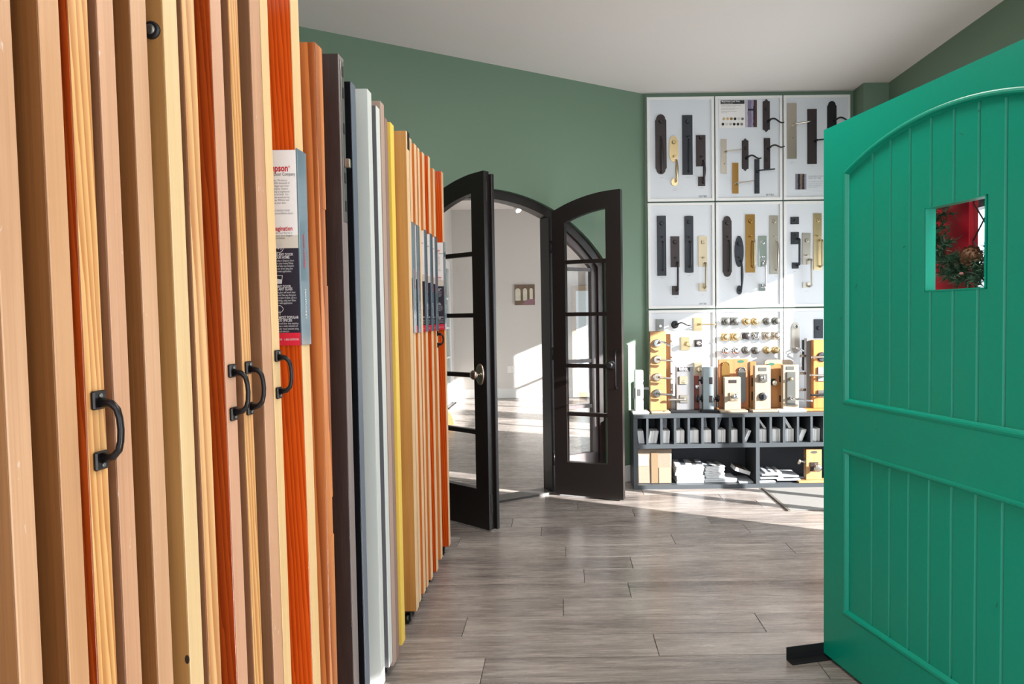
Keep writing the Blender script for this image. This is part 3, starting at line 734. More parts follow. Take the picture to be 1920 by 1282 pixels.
def plate(board, name, mat, x0, y0, x1, y1, style, thick=.007, label=None):
    ax, az = W2(x0, y1); bx_, bz_ = W2(x1, y0)
    o = MB().prism(plate_poly(style, ax, bx_, az, bz_), FR - thick, FR - .0005, 'y').build(name, mat, board)
    if style == 'rect' and (bx_ - ax) > .03:
        e = .005; q = MB().prism([(ax + e, az + e), (bx_ - e, az + e), (bx_ - e, bz_ - e), (ax + e, bz_ - e)], FR - thick - .002, FR - thick, 'y').build('raised_face', mat, o)
    if label: o['label'] = label
    return o
def cyl(pl, px, py, mat, r=.013, h=.016, square=False):
    x, z = W2(px, py)
    if square: MB().box(x - r, x + r, FR - .007 - h, FR - .007, z - r, z + r, .003).build('lock_cylinder', mat, pl)
    else:
        MB().lathe((x, FR - .007, z), (0, -1, 0), [(0, r * 1.25), (.004, r * 1.25), (h, r), (h + .001, r * .8)], 16).build('lock_cylinder', mat, pl)
    MB().box(x - .0012, x + .0012, FR - .0085 - h, FR - .0065 - h, z - .006, z + .006).build('keyhole', M_FBLACK, pl)
def thumb(pl, px, py, mat):
    x, z = W2(px, py)
    MB().tube([(x, FR - .008, z), (x, FR - .022, z + .003), (x, FR - .036, z + .001)], [.004, .005, .006], 8).tube([(x - .011, FR - .037, z + .001), (x + .011, FR - .037, z + .001)], [.0045, .0045], 8).build('thumb_latch', mat, pl)
def grip(pl, px, y0, px1, y1, mat, style='belly', r=.009):
    a, za = W2(px, y0); b, zb = W2(px1, y1); n = 12; pts = []; rad = []
    out = .048
    pts.append((a, FR - .006, za)); rad.append(r * .9)
    for k in range(n + 1):
        u = k / n
        o = out * (math.sin(math.pi * (.14 + .72 * u)) ** .6 if style == 'belly' else 1.0)
        pts.append((a + (b - a) * u, FR - .006 - o, za + (zb - za) * (.03 + .94 * u)))
        rad.append(r * (.75 + .55 * math.sin(math.pi * min(1, u * 1.1)) if style == 'belly' else .85))
    pts.append((b, FR - .006, zb)); rad.append(r * .9)
    MB().tube(pts, rad, 10 if style == 'belly' else 4 if style == 'square' else 8).build('grip', mat, pl)
def handleset(board, x0, y0, x1, y1, style, mat, gy0, gy1, cy, ty, gx=None, gx1=None, foot=None, fstyle='rect', gstyle='belly', sq=False, gmat=None, label=None, r=.009):
    o = plate(board, 'handleset', mat, x0, y0, x1, y1, style, label=label)
    cx = (x0 + x1) / 2
    if foot is not None:
        ax, az = W2(foot[0], foot[3]); bx_, bz_ = W2(foot[2], foot[1])
        MB().prism(plate_poly(fstyle, ax, bx_, az, bz_), FR - .008, FR - .0005, 'y').build('foot_rosette', mat, o)
    cyl(o, cx, cy, mat, square=sq)
    thumb(o, cx, ty, mat)
    grip(o, gx or cx + 1, gy0, gx1 or gx or cx + 1, gy1, gmat or mat, gstyle, r)
    return o
def lever(pl, px, py, px1, py1, mat, wavy=False, depth=0.0, Yf=None, ros=.0, r=.0058):
    yf = FR if Yf is None else Yf
    q0 = atY(px, py, yf); q1 = atY(px1, py1, yf); x, z, x1, z1 = q0.x, q0.z, q1.x, q1.z
    if ros: MB().lathe((x, yf - .0005, z), (0, -1, 0), [(0, ros), (.006, ros), (.010, ros * .8)], 18).build('rosette', mat, pl)
    n = 10; pts = [(x, yf - .007, z), (x, yf - .032, z), (x, yf - .046, z)]; rad = [.011, .009, .0085]
    for k in range(1, n + 1):
        u = k / n; dz = (.012 * math.sin(2 * math.pi * u * .9)) if wavy else 0
        pts.append((x + (x1 - x) * u, yf - .052, z + (z1 - z) * u + dz)); rad.append(r * (1.25 - .45 * u) if wavy else r)
    return MB().tube(pts, rad, 8).build('lever', mat, pl)
# --- top left board
b = B[0, 2]
handleset(b, 1229, 214.5, 1249, 327, 'arch', M_BRONZE, 262, 323, 228, 258, 1239.5, label='dark arched handleset')
handleset(b, 1255, 255, 1271, 304, 'archtop', M_BRASS, 301, 341, 267, 294, 1267, foot=(1258.5, 334, 1271, 349), fstyle='oval', label='brass handleset with round foot')
handleset(b, 1279.5, 216, 1298, 328, 'rect', M_IRON, 262, 322, 228.6, 257, 1291, label='long rectangular black handleset')
handleset(b, 1305, 253.5, 1322.5, 312, 'rect', M_BRONZE, 302, 343, 258, 294.7, 1318, foot=(1309, 331.5, 1322, 349), label='short bronze handleset with square foot')
text_join([('EMTEK', .021, Vector((*W2(1310, 370)[:1], FR - .0004, W2(1310, 370)[1])), 'LEFT', 0)], 'lettering', M_DARKTXT, b, R_FRONT)
def caption(board, items, mat=M_GREYTXT):
    text_join([(s, sz, Vector((W2(px, py)[0], FR - .0004, W2(px, py)[1])), al, 0) for s, sz, px, py, al in items], 'caption', mat, board, R_FRONT)
caption(b, [('Tuscany', .007, 1241, 333, 'CENTER'), ('Lausanne', .007, 1266, 354, 'CENTER'), ('Brass Tube', .007, 1266, 357, 'CENTER'), ('Modern', .007, 1290, 333, 'CENTER'), ('Ridgemont', .007, 1316, 353, 'CENTER')])
# --- top middle board
b = B[1, 2]
x0, z0 = W2(1348, 240); x1, z1 = W2(1396.5, 187)
pc = MB().box(x0, x1, FR - .003, FR - .0005, z0, z1).build('placard', M_CARD, b)
xh, zh = W2(1351, 195.5); xh1, zh1 = W2(1395.6, 187.8)
MB().box(xh, xh1, FR - .0036, FR - .003, zh, zh1).build('placard_header', M_DARKTXT, pc)
text_join([('Multi Point Lock Trim', .0155, Vector((W2(1352.5, 192)[0], FR - .0040, W2(1352.5, 192)[1])), 'LEFT', .0003), ('for sliding and swing doors', .008, Vector((W2(1352.5, 194.8)[0], FR - .0040, W2(1352.5, 194.8)[1])), 'LEFT', 0)], 'lettering', M_CARD, pc, R_FRONT)
text_join([(s, .0075, Vector((W2(1352, y)[0], FR - .0034, W2(1352, y)[1])), 'LEFT', 0) for s, y in (('Trim plates are available in many different shapes', 198.5), ('and sizes to fit your multi point lock.', 200.8), ('Choose the plate and then choose from levers', 204), ('and finishes shown on this board.', 206.2), ('Keyed, patio, passage and dummy sets', 209.5), ('Ask for details.', 212))], 'lettering', M_GREYTXT, pc, R_FRONT)
DC = [M_BRASS, M_BRASS, M_GOLD, M_FBLACK, M_CHROME, M_PEWTER, M_FBLACK, M_CHROME, M_NICKEL, M_FBLACK, M_BRONZE, M_PEWTER]
for k in range(12):
    px = (1357, 1364, 1371, 1378, 1385, 1392)[k] if k < 6 else (1355.3, 1362.4, 1369.5, 1376.4, 1383.6, 1390.5)[k - 6]; py = 223 if k < 6 else 233
    x, z = W2(px, py); MB().lathe((x, FR - .003, z), (0, -1, 0), [(0, .0105), (.002, .0105), (.003, .009)], 14).build('finish_chip', DC[k], pc)
def photo_mat(name, bands):
    m, N, L, p = new_mat(name); tc = N.new('ShaderNodeTexCoord'); sx = N.new('ShaderNodeSeparateXYZ'); L.new(tc.outputs['Generated'], sx.inputs[0])
    nz = N.new('ShaderNodeTexNoise'); nz.inputs['Scale'].default_value = 5; nz.inputs['Detail'].default_value = 4; L.new(tc.outputs['Generated'], nz.inputs['Vector'])
    ma = N.new('ShaderNodeMath'); ma.operation = 'MULTIPLY_ADD'; ma.inputs[1].default_value = .22; L.new(nz.outputs[0], ma.inputs[0]); L.new(sx.outputs['X'], ma.inputs[2])
    cr = N.new('ShaderNodeValToRGB'); cr.color_ramp.interpolation = 'CONSTANT'
    cr.color_ramp.elements[0].color = (*lin(bands[0][1]), 1); cr.color_ramp.elements[0].position = 0
    cr.color_ramp.elements[1].color = (*lin(bands[1][1]), 1); cr.color_ramp.elements[1].position = bands[1][0]
    for ps, c in bands[2:]:
        e = cr.color_ramp.elements.new(ps); e.color = (*lin(c), 1)
    L.new(ma.outputs[0], cr.inputs['Fac']); L.new(cr.outputs[0], p.inputs['Base Color']); p.inputs['Roughness'].default_value = .35
    return m
x0, z0 = W2(1397.6, 238.6); x1, z1 = W2(1419, 187.5)
ph = MB().box(x0, x1, FR - .003, FR - .0005, z0, z1).build('printed_photo', photo_mat('door_photo_print', [(0, (190, 180, 190)), (.30, (120, 112, 140)), (.62, (150, 140, 168)), (.80, (60, 36, 36)), (.98, (84, 52, 46))]), b)
x, z = W2(1405, 206); x2, z2 = W2(1415, 206); MB().box(x - .012, x2 - .006, FR - .0036, FR - .003, z - .007, z + .007).box(x2 - .012, x2, FR - .0036, FR - .003, z - .05, z + .022).build('printed_handle', M_DARKTXT, ph)
o = plate(b, 'lever_plate', M_BRONZE, 1430, 185.7, 1443, 248, 'point'); cyl(o, 1436.5, 205, M_BRONZE, .010, .01); lever(o, 1440, 228, 1466, 231, M_FBLACK, True)
o = plate(b, 'lever_plate', M_NICKEL, 1352, 261, 1362, 325.5, 'rect', label='satin nickel lever plate'); lever(o, 1358.7, 286.5, 1386, 283, M_NICKEL); cyl(o, 1357.5, 307.5, M_NICKEL, .006, .004)
o = plate(b, 'lever_plate', M_BRONZE, 1391, 259.5, 1403, 321, 'point'); cyl(o, 1397.5, 278, M_BRONZE, .010, .01); lever(o, 1399, 297, 1424, 297, M_FBLACK, True)
o = plate(b, 'lever_plate', M_BRONZE, 1432, 259, 1443.6, 317, 'rect'); lever(o, 1440, 279, 1467, 275.5, M_BRONZE, True); cyl(o, 1438, 301, M_BRONZE, .010, .01)
o = plate(b, 'lever_plate', M_GOLD, 1373, 305.5, 1384, 363, 'rect', label='mirror bronze plate with bright lever'); lever(o, 1378, 345, 1409.6, 342, M_NICKEL)
o = plate(b, 'lever_plate', M_IRON, 1414.5, 298.6, 1423.5, 363, 'rect'); lever(o, 1419.6, 322, 1449, 319.5, M_IRON); cyl(o, 1419, 350, M_IRON, .007, .004)
text_join([('EMTEK', .021, Vector((W2(1436, 367)[0], FR - .0004, W2(1436, 367)[1])), 'LEFT', 0)], 'lettering', M_DARKTXT, b, R_FRONT)
# --- top right board
b = B[2, 2]
o = plate(b, 'lever_plate', M_NICKEL, 1475.7, 193.5, 1493, 298, 'rect', label='wide satin nickel lever plate'); lever(o, 1486, 234.8, 1515.5, 231, M_NICKEL); cyl(o, 1485.5, 260, M_NICKEL, .006, .004)
o = plate(b, 'lever_plate', M_BRONZE, 1513.5, 204.6, 1531, 307.6, 'rect'); lever(o, 1527.5, 265.5, 1554, 263.5, M_FBLACK)
o = plate(b, 'lever_plate', M_FBLACK, 1550.7, 189.7, 1568, 300, 'arch'); lever(o, 1563.6, 227, 1591, 226, M_FBLACK, True)
x0, z0 = W2(1491.5, 355.3); x1, z1 = W2(1511.7, 326)
ph = MB().box(x0, x1, FR - .003, FR - .0005, z0, z1).build('printed_photo', photo_mat('lock_photo_print', [(0, (120, 118, 132)), (.32, (40, 36, 44)), (.52, (120, 104, 90)), (.72, (44, 40, 50)), (.92, (150, 146, 156))]), b)
text_join([('LARGE MULTI POINT', .0125, Vector((W2(1515.5, 331.5)[0], FR - .0004, W2(1515.5, 331.5)[1])), 'LEFT', .0001), ('SELECT SET TRIM', .0125, Vector((W2(1515.5, 335)[0], FR - .0004, W2(1515.5, 335)[1])), 'LEFT', .0001)] + [(s, .0075, Vector((W2(1515.5, y)[0], FR - .0004, W2(1515.5, y)[1])), 'LEFT', 0) for s, y in (('For the larger plate sizes choose from', 340.5), ('a range of finishes and levers to suit', 345), ('your doors with matching keyed', 348), ('cylinders and thumbturns.', 351))], 'lettering', M_GREYTXT, b, R_FRONT)
caption(b, [('Square', .007, 1485, 303, 'CENTER'), ('Modern 3-5/8', .007, 1485, 306, 'CENTER'), ('Rustic', .007, 1523.5, 312, 'CENTER')])
# --- middle left board
b = B[0, 1]
handleset(b, 1232.3, 404.5, 1248.4, 517, 'rect', M_IRON, 453, 507, 419, 445, 1242, gstyle='slim', label='long rectangular iron handleset', r=.006)
handleset(b, 1257.4, 443, 1273.5, 501, 'rect', M_BRONZE, 492, 545, 454, 483.6, 1269, foot=(1260, 536, 1272.3, 553), gstyle='square', label='bronze handleset with square foot')
handleset(b, 1283.8, 404.5, 1299.5, 511.6, 'curve', M_IRON, 453, 500, 416, 445, 1293, sq=True, gstyle='slim', label='iron handleset with curved ends')
handleset(b, 1309.4, 442.5, 1325.6, 500, 'curve', M_CHAMP, 493, 540, 454, 483, 1321, foot=(1311, 531, 1324, 546), gstyle='square', sq=True, label='champagne handleset')
text_join([('EMTEK', .019, Vector((W2(1311, 571)[0], FR - .0004, W2(1311, 571)[1])), 'LEFT', 0)], 'lettering', M_DARKTXT, b, R_FRONT)
caption(b, [('Lausanne', .007, 1241, 521.5, 'CENTER'), ('Baden', .007, 1267, 558, 'CENTER'), ('Hamden', .007, 1292, 517, 'CENTER'), ('Orion', .007, 1318, 553, 'CENTER')])
# --- middle board
b = B[1, 1]
handleset(b, 1355, 405, 1371.4, 519, 'arch', M_BRONZE, 451, 508, 418, 444, 1365.5, gmat=M_FBLACK, label='bronze arched handleset', r=.006)
handleset(b, 1377, 441.6, 1394, 501, 'oval', M_IRON, 489, 545, 457, 482.6, 1388, foot=(1381, 535, 1391, 552), fstyle='oval', label='black oval handleset', r=.008)
handleset(b, 1397.8, 402, 1415, 511, 'rect', M_GOLD, 451, 501, 415, 443, 1411, gstyle='square', gmat=M_BRASS, label='gold handleset with square grip')
handleset(b, 1421.6, 442, 1437, 500, 'rect', M_CHROME, 489, 539, 454.7, 482, 1432, foot=(1423, 532, 1435, 545), gstyle='square', label='chrome handleset')
handleset(b, 1443, 404, 1458.4, 514, 'rect', M_NICKEL, 451, 507, 415, 444, 1455, label='nickel handleset with curved grip', r=.007)
text_join([('EMTEK', .019, Vector((W2(1438, 570)[0], FR - .0004, W2(1438, 570)[1])), 'LEFT', 0)], 'lettering', M_PAPER2, b, R_FRONT)
caption(b, [('Tuscany', .007, 1364, 524, 'CENTER'), ('Oval', .007, 1386, 556, 'CENTER'), ('Mormont', .007, 1407, 516, 'CENTER'), ('Longmont', .007, 1431, 551, 'CENTER'), ('Wilshire', .007, 1455, 518, 'CENTER')])
# --- middle right board
b = B[2, 1]
o = plate(b, 'deadbolt', M_IRON, 1482, 406.6, 1497.5, 420.6, 'rect', label='square black deadbolt'); cyl(o, 1490, 414, M_IRON, .009, .008)
o = plate(b, 'handleset', M_IRON, 1482.6, 435, 1497.5, 458, 'rect', label='square black handleset with straight grip')
x0, z0 = W2(1485, 503.5); x1, z1 = W2(1497, 492); MB().box(x0, x1, FR - .008, FR - .0005, z0, z1, .001).build('foot_rosette', M_IRON, o); thumb(o, 1489.5, 441, M_IRON); grip(o, 1494.5, 448, 1494.5, 498, M_IRON, 'square', .010)
handleset(b, 1504, 437, 1519.4, 496, 'rect', M_NICKEL, 486, 537, 451, 479, 1517, foot=(1505, 529.5, 1518.5, 539.5), gstyle='square', label='nickel handleset with square foot')
handleset(b, 1525, 400, 1540, 506, 'rect', M_BRASS, 450, 500, 413, 443, 1537, gstyle='square', label='long brass handleset')
caption(b, [('Helios', .007, 1490, 509, 'CENTER'), ('Transitional', .007, 1512, 546, 'CENTER'), ('Trent', .007, 1533, 510, 'CENTER')])
# --- bottom left board
b = B[0, 0]
o = plate(b, 'deadbolt', M_PEWTER, 1229.5, 598, 1244.5, 622, 'rect'); cyl(o, 1237.5, 611, M_CHROME, .010)
x, z = W2(1265.5, 608.5)
o = MB().lathe((x, FR - .0005, z), (0, -1, 0), [(0, .030), (.008, .030), (.013, .022)], 20).build('lever_rosette', M_FBLACK, b); lever(o, 1268, 608, 1294, 607, M_FBLACK, True)
o = plate(b, 'lever_plate', M_BRASS, 1300, 595, 1316, 620, 'rect', label='square brass lever plate'); lever(o, 1309, 608, 1339, 607.5, M_BRASS)
o = plate(b, 'knob_plate', M_BRASS, 1276.5, 631, 1292.5, 656.5, 'rect', label='square brass knob plate'); x, z = W2(1288.5, 644.5); MB().lathe((x, FR - .008, z), (0, -1, 0), [(0, .010), (.02, .010), (.028, .020), (.045, .020), (.048, .014)], 18).build('knob', M_BRASS, o)
o = plate(b, 'lever_plate', M_BRONZE, 1302, 636, 1316, 650, 'rect', label='bronze lever plate with chrome hub'); x, z = W2(1309, 643); MB().lathe((x, FR - .008, z), (0, -1, 0), [(0, .018), (.012, .016), (.014, .010)], 16).build('hub', M_CHROME, o); lever(o, 1310, 643.5, 1339, 643.5, M_CHROME, r=.0035)
# --- bottom middle board: three rows of three knob pairs
b = B[1, 0]
KN = [((1360, 602, 1), (1376.5, 602, 1), M_PEWTER, 'sq'), ((1398.5, 602.5, 1), (1414, 602.5, 1), M_BRASS, 'oval'), ((1437, 602, 1), (1453.5, 601.5, 1), M_PEWTER, 'rd'),
      ((1358.5, 631.5, 1), (1376.5, 631.5, 1), M_BRASS, 'sq'), ((1397.5, 630, 1), (1416, 629.5, 1), M_CHROME, 'sq'), ((1436, 629, 1), (1453.5, 629, 1), M_NICKEL, 'sq'),
      ((1359, 657.5, 1), (1377.5, 657.5, 1), M_CHROME, 'rd'), ((1397, 656, 1), (1415.5, 656.5, 1), M_PEWTER, 'rd'), ((1437, 656, 1), (1453, 656, 1), M_BRASS, 'rd')]
for p0, p1, m, st in KN:
    for k, (px, py, _) in enumerate((p0, p1)):
        x, z = W2(px, py)
        if st == 'sq': o = MB().box(x - .031, x + .031, FR - .006, FR - .0005, z - .031, z + .031, .003).build('knob_rosette', m, b)
        else: o = MB().lathe((x, FR - .0005, z), (0, -1, 0), [(0, .030), (.005, .030), (.009, .023)], 18, (1.0, 1.0 if st == 'rd' else 1.12)).build('knob_rosette', m, b)
        if st == 'sq' and m is M_CHROME: MB().lathe((x, FR - .006, z), (0, -1, 0), [(0, .012), (.016, .012), (.020, .022), (.036, .024), (.042, .018), (.043, .005)], 12).build('knob', M_BRONZE if k == 0 else M_CHROME, o)
        else: MB().lathe((x, FR - .006, z), (0, -1, 0), [(0, .012), (.014, .011), (.022, .023), (.036, .026), (.046, .021), (.050, .006)], 16).build('knob', m, o)
# --- bottom right board
b = B[2, 0]
o = plate(b, 'handleset', M_NICKEL, 1484, 604, 1499, 662, 'arch', label='tall silver arched handleset with lever'); cyl(o, 1492, 612, M_CHROME, .013); lever(o, 1492, 652, 1519, 666, M_CHROME); grip(o, 1497.5, 655, 1497.5, 690, M_CHROME, 'slim', .007)
o = plate(b, 'deadbolt_plate', M_IRON, 1526, 598, 1542.5, 634, 'rect', label='black plate'); cyl(o, 1534, 615, M_IRON, .012)
o = plate(b, 'lever_plate', M_FBLACK, 1504, 637, 1512, 694, 'rect', label='narrow black plate')

# ================================================================== SHELF UNIT
SY0, SY1 = 4.95, 5.25
SX0, SX1 = .515, 2.25
ZT = .549
sh = thing('shelf_unit', 'long low charcoal shelf unit with pigeonholes under the display boards', 'shelf', (SX0, SY0, 0))
MB().box(SX0, SX1, SY0, SY1, .521, ZT, .002).build('top', M_SHELF, sh)
for x in (SX0, SX1 - .03): MB().box(x, x + .03, SY0 + .001, SY1, 0.0, .5205).build('side_panel', M_SHELF, sh)
MB().box(SX0 + .03, SX1 - .03, SY0 + .001, SY1 - .006, .300, .330).build('shelf_board', M_SHELF, sh)
MB().box(SX0 + .03, SX1 - .03, SY0 + .001, SY1 - .006, .0, .030).build('bottom_board', M_SHELF, sh)
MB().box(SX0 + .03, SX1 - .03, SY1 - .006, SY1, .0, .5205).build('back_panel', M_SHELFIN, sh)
DV = [.617, .720, .819, .919, 1.019, 1.120, 1.220, 1.319, 1.422, 1.517, 1.615, 1.716, 1.815, 1.908, 2.01, 2.11]
for k, x in enumerate(DV):
    w = .0085 if k != 8 else .0135
    MB().box(x - w, x + w, SY0 + .003, SY1 - .006, .330, .521).build('divider', M_SHELF, sh)
MB().box(1.422 - .0135, 1.422 + .0135, SY0 + .002, SY1 - .006, .030, .300).build('divider', M_SHELF, sh)
# brochures standing in the pigeonholes, each one a thing
ORD = ['leftmost', 'second', 'third', 'fourth', 'fifth', 'sixth', 'seventh', 'eighth', 'ninth', 'tenth', 'eleventh', 'twelfth', 'thirteenth', 'fourteenth']
def ORDN(i): return 'first' if i == 0 else (ORD[i] if i < len(ORD) else 'last')
bro_cache = {}
def bro_mesh(t, d, h, m):
    k = (round(t, 4), d, h, m.name)
    if k not in bro_cache:
        q = MB().box(0, t, 0, d, 0, h, .0006); bmesh.ops.recalc_face_normals(q.b, faces=q.b.faces); me = bpy.data.meshes.new('brochure'); q.b.to_mesh(me); q.b.free(); me.materials.append(m); bro_cache[k] = me
    return bro_cache[k]
def bro(x, y, z, t, d, h, m, lean, lab, grp):
    o = link('brochure', bro_mesh(t, d, h, m)); o.location = (x, y, z); o.rotation_euler = (0, lean, 0)
    tag(o, lab, 'brochure', grp)
edges = [SX0 + .03] + DV
# (front row: lean in rad, how much of the width is filled), (tall row behind: lean, fill)
SLOT = [((-.10, .72), None), ((.18, .80), None), ((.06, .66), (.05, .62)), ((.02, .80), (.01, .68)), ((0, .86), None), ((0, .76), (-.16, .72)), ((.02, .82), (.30, .55)), ((0, .70), (-.18, .6)), ((.42, .30), None), ((0, .86), (-.62, .25)), ((0, .92), (-.20, .70)), ((0, .92), (-.55, .28)), ((.40, .45), None), ((.03, .95), None)]
for k, (fr_, bk) in enumerate(SLOT):
    a = edges[k] + (.009 if k else .001); b_ = edges[k + 1] - (.009 if k != 8 - 0 else .0145)
    if k == 9: a = edges[k] + .0145
    wid = b_ - a
    lean, fill = fr_
    H = .098
    cm = M_BROA if k > 2 else M_BROB
    ext = abs(math.sin(lean)) * H
    span = max(.012, min(wid * fill, wid - ext - .004)); nB = max(2, int(span / .0078)); tt = span / nB * math.cos(lean)
    x = a + (ext if lean < 0 else 0) + .001
    for i in range(nB):
        bro(x + i * span / nB, SY0 + .046 + random.uniform(0, .006), .3305 + (math.sin(max(lean, 0)) * tt), tt - .0006, .13, H - random.uniform(0, .003) - .004 - .004 * abs(lean), random.choice([cm, M_BROA, M_BROB]), lean,
            'thin pale brochure, %s from the left in the front row of the %s pigeonhole' % (ORDN(i), ORD[k]), 'brochures in the %s pigeonhole' % ORD[k])
    if bk:
        lean, fill = bk; on = abs(lean) > .4               # steeply tilted ones lie on top of the front row
        H = .086 if on else .182
        ext = abs(math.sin(lean)) * H
        span = max(.010, min(wid * fill, wid - ext - .004)); nB = max(2, int(span / .009)); tt = span / nB * math.cos(lean)
        x = a + (min(ext, wid - span - .001) if lean < 0 else 0) + .001
        for i in range(nB):
            bro(x + i * span / nB, SY0 + (.058 if on else .184), .3305 + (.0945 if on else 0) + math.sin(max(lean, 0)) * tt, tt - .0006, .10 if not on else .12, H - random.uniform(0, .004), M_BROB, lean,
                'taller grey white brochure, %s from the left at the back of the %s pigeonhole' % (ORDN(i), ORD[k]), 'tall brochures at the back of the %s pigeonhole' % ORD[k])
# cardboard carton
cx0, cx1 = .550, .800
ct = thing('cardboard_box', 'battered cardboard box with white label on the lower left shelf', 'box', (cx0, SY0 + .06, .030))
cb = MB().box(cx0, cx1, SY0 + .062, SY0 + .275, .0302, .285, .006, 2)
for v in cb.b.verts: v.co += Vector((random.uniform(-.004, .004), random.uniform(-.004, .004), random.uniform(0, .004) if v.co.z > .1 else 0))
cb.build('carton', M_CARDBOARD, ct)
MB().box(cx0 + .006, cx0 + .078, SY0 + .0555, SY0 + .058, .165, .245).build('label', M_CARD, ct)
MB().box(cx0 + .100, cx0 + .150, SY0 + .0548, SY0 + .058, .034, .262).build('tape', simple('packing_tape', (128, 108, 84), .25), ct)
MB().box(cx0 - .002, cx1 + .010, SY0 + .064, SY0 + .18, .2895, .296, .002).build('flap', M_CARTON, ct)
MB().box(cx0 + .156, cx1 - .004, SY0 + .0552, SY0 + .058, .034, .150).build('lower_panel', simple('cardboard_pale', (140, 126, 108), .7), ct)
# magazines lying on the lower shelf
UP = ['bottom', 'second from the bottom', 'third from the bottom', 'fourth from the bottom', 'fifth from the bottom', 'sixth from the bottom', 'seventh from the bottom', 'third from the top', 'second from the top', 'topmost']
def magazine(x, y, z, w, d, h, rz, m, lab, grp, cover=None):
    t = thing('magazine', lab, 'magazine', (x, y, z), rz, grp)
    loc(MB().box(-w / 2, w / 2, -d / 2, d / 2, 0, h, .0015), 'pages', m, t)
    loc(MB().box(-w / 2 + .001, w / 2 - .001, -d / 2 + .001, d / 2 - .001, h, h + .0008), 'cover', cover or M_PAPER2, t)
M_COVER = photo_mat('magazine_cover', [(0, (190, 196, 200)), (.30, (70, 74, 80)), (.5, (210, 212, 214)), (.72, (96, 92, 90)), (.9, (176, 180, 184))])
M_COVERB = photo_mat('magazine_cover_brown', [(0, (90, 70, 56)), (.35, (120, 96, 76)), (.6, (60, 46, 38)), (.85, (190, 184, 178)), (.97, (96, 76, 60))])
z = .0305
for i in range(10):
    magazine(.935 + random.uniform(-.006, .006), SY0 + .155, z, .205, .20, .0125, random.uniform(-.05, .05), M_PAPER, 'white magazine, %s in the tall pile beside the cardboard box' % UP[i], 'pile beside the cardboard box', M_COVER if i == 9 else None); z += .0136
z = .0305
for i in range(2):
    magazine(1.165, SY0 + .15, z, .235, .18, .0135, .01 * i, M_PAPER, 'wide white magazine under the middle pile, %s of two' % ('lower', 'upper')[i], 'bottom magazines of the middle pile'); z += .0146
z2 = z
for i in range(7):
    magazine(1.115 + random.uniform(-.006, .006), SY0 + .155 + random.uniform(-.006, .006), z2, .145, .165, .0118, .12 + random.uniform(-.04, .04), M_PAPER, 'white magazine with picture cover, %s in the middle pile' % (UP[i] if i < 6 else 'topmost'), 'middle pile of magazines', M_COVER); z2 += .0128
t = thing('magazine', 'brown covered magazine tilted against the middle divider', 'magazine', mat=Matrix.Translation((1.322, SY0 + .13, .098)) @ Matrix.Rotation(.32, 4, 'Y'))
loc(MB().box(-.058, .058, -.07, .07, 0, .028, .002), 'pages', M_PAPER, t); loc(MB().box(-.057, .057, -.069, .069, .028, .0288), 'cover', M_COVERB, t)
magazine(1.345, SY0 + .13, .0305, .105, .2, .010, 0, M_PAPER2, 'flat grey magazine under the tilted brown one', 'flat magazines under the brown one')
z = .0305
for i, (x, w, r) in enumerate(((1.50, .12, .04), (1.66, .17, -.03), (1.53, .17, .10), (1.66, .15, -.08), (1.52, .13, .16), (1.55, .12, -.1))):
    magazine(x, SY0 + .13, .0305 + i * .0128, w, .19, .0115, r * .4, M_PAPER, 'loose white magazine, %s in the heap right of the middle divider' % (UP[i] if i < 5 else 'topmost'), 'heap right of the middle divider', M_COVER if i > 3 else M_PAPER2)

# ================================================================== LOCK DISPLAYS ON TOP OF THE SHELF
def block(name, label, x0, x1, ytop, Yf, dep, mat, base=None, bmat=None, bdep=None, edge=None, z0=None, cat='lock display', bfr=.035):
    if Yf > 5.1: bfr = .008
    a = atY(x0, 700, Yf).x; b = atY(x1, 700, Yf).x; zt = atY((x0 + x1) / 2, ytop, Yf).z
    zb = ZT + .0005 if z0 is None else z0
    t = thing(name, label, cat, ((a + b) / 2, Yf + dep / 2, zb), 0, 'lock displays on the shelf' if z0 is None else None)
    bt = .016 if base else 0
    bd = MB().box(a, b, Yf, Yf + dep, zb + bt, zt, .003)
    bd.build('post', mat, t)
    if base:
        ba = atY(base[0], 770, Yf - .03).x; bb = atY(base[1], 770, Yf - .03).x
        MB().box(ba, bb, Yf - bfr, Yf + dep + .003, zb, zb + bt, .003).build('base', bmat or mat, t)
    return t, a, b, zt, Yf
def ros(t, px, py, Yf, mat, r=.026, h=.010):
    q = atY(px, py, Yf); return MB().lathe((q.x, Yf, q.z), (0, -1, 0), [(0, r), (h * .6, r), (h, r * .8)], 18).build('rosette', mat, t)
def face_plate(t, x0, y0, x1, y1, Yf, mat, name='plate', th=.004):
    a = atY(x0, y1, Yf); b = atY(x1, y0, Yf); return MB().box(a.x, b.x, Yf - th, Yf - .0002, a.z, b.z, .001).build(name, mat, t)
def knob(t, px, py, Yf, mat, r=.024, out=.05):
    q = atY(px, py, Yf); return MB().lathe((q.x, Yf, q.z), (0, -1, 0), [(0, .012), (out * .35, .011), (out * .5, r * .9), (out * .8, r), (out * .96, r * .75), (out, r * .2)], 16).build('knob', mat, t)
def side_lever(t, x, y, z, dx, mat, L=.09):
    MB().tube([(x, y, z), (x + dx * .03, y, z), (x + dx * .045, y - .006, z), (x + dx * .047, y - L, z - .004)], [.010, .009, .008, .006], 8).build('lever', mat, t)
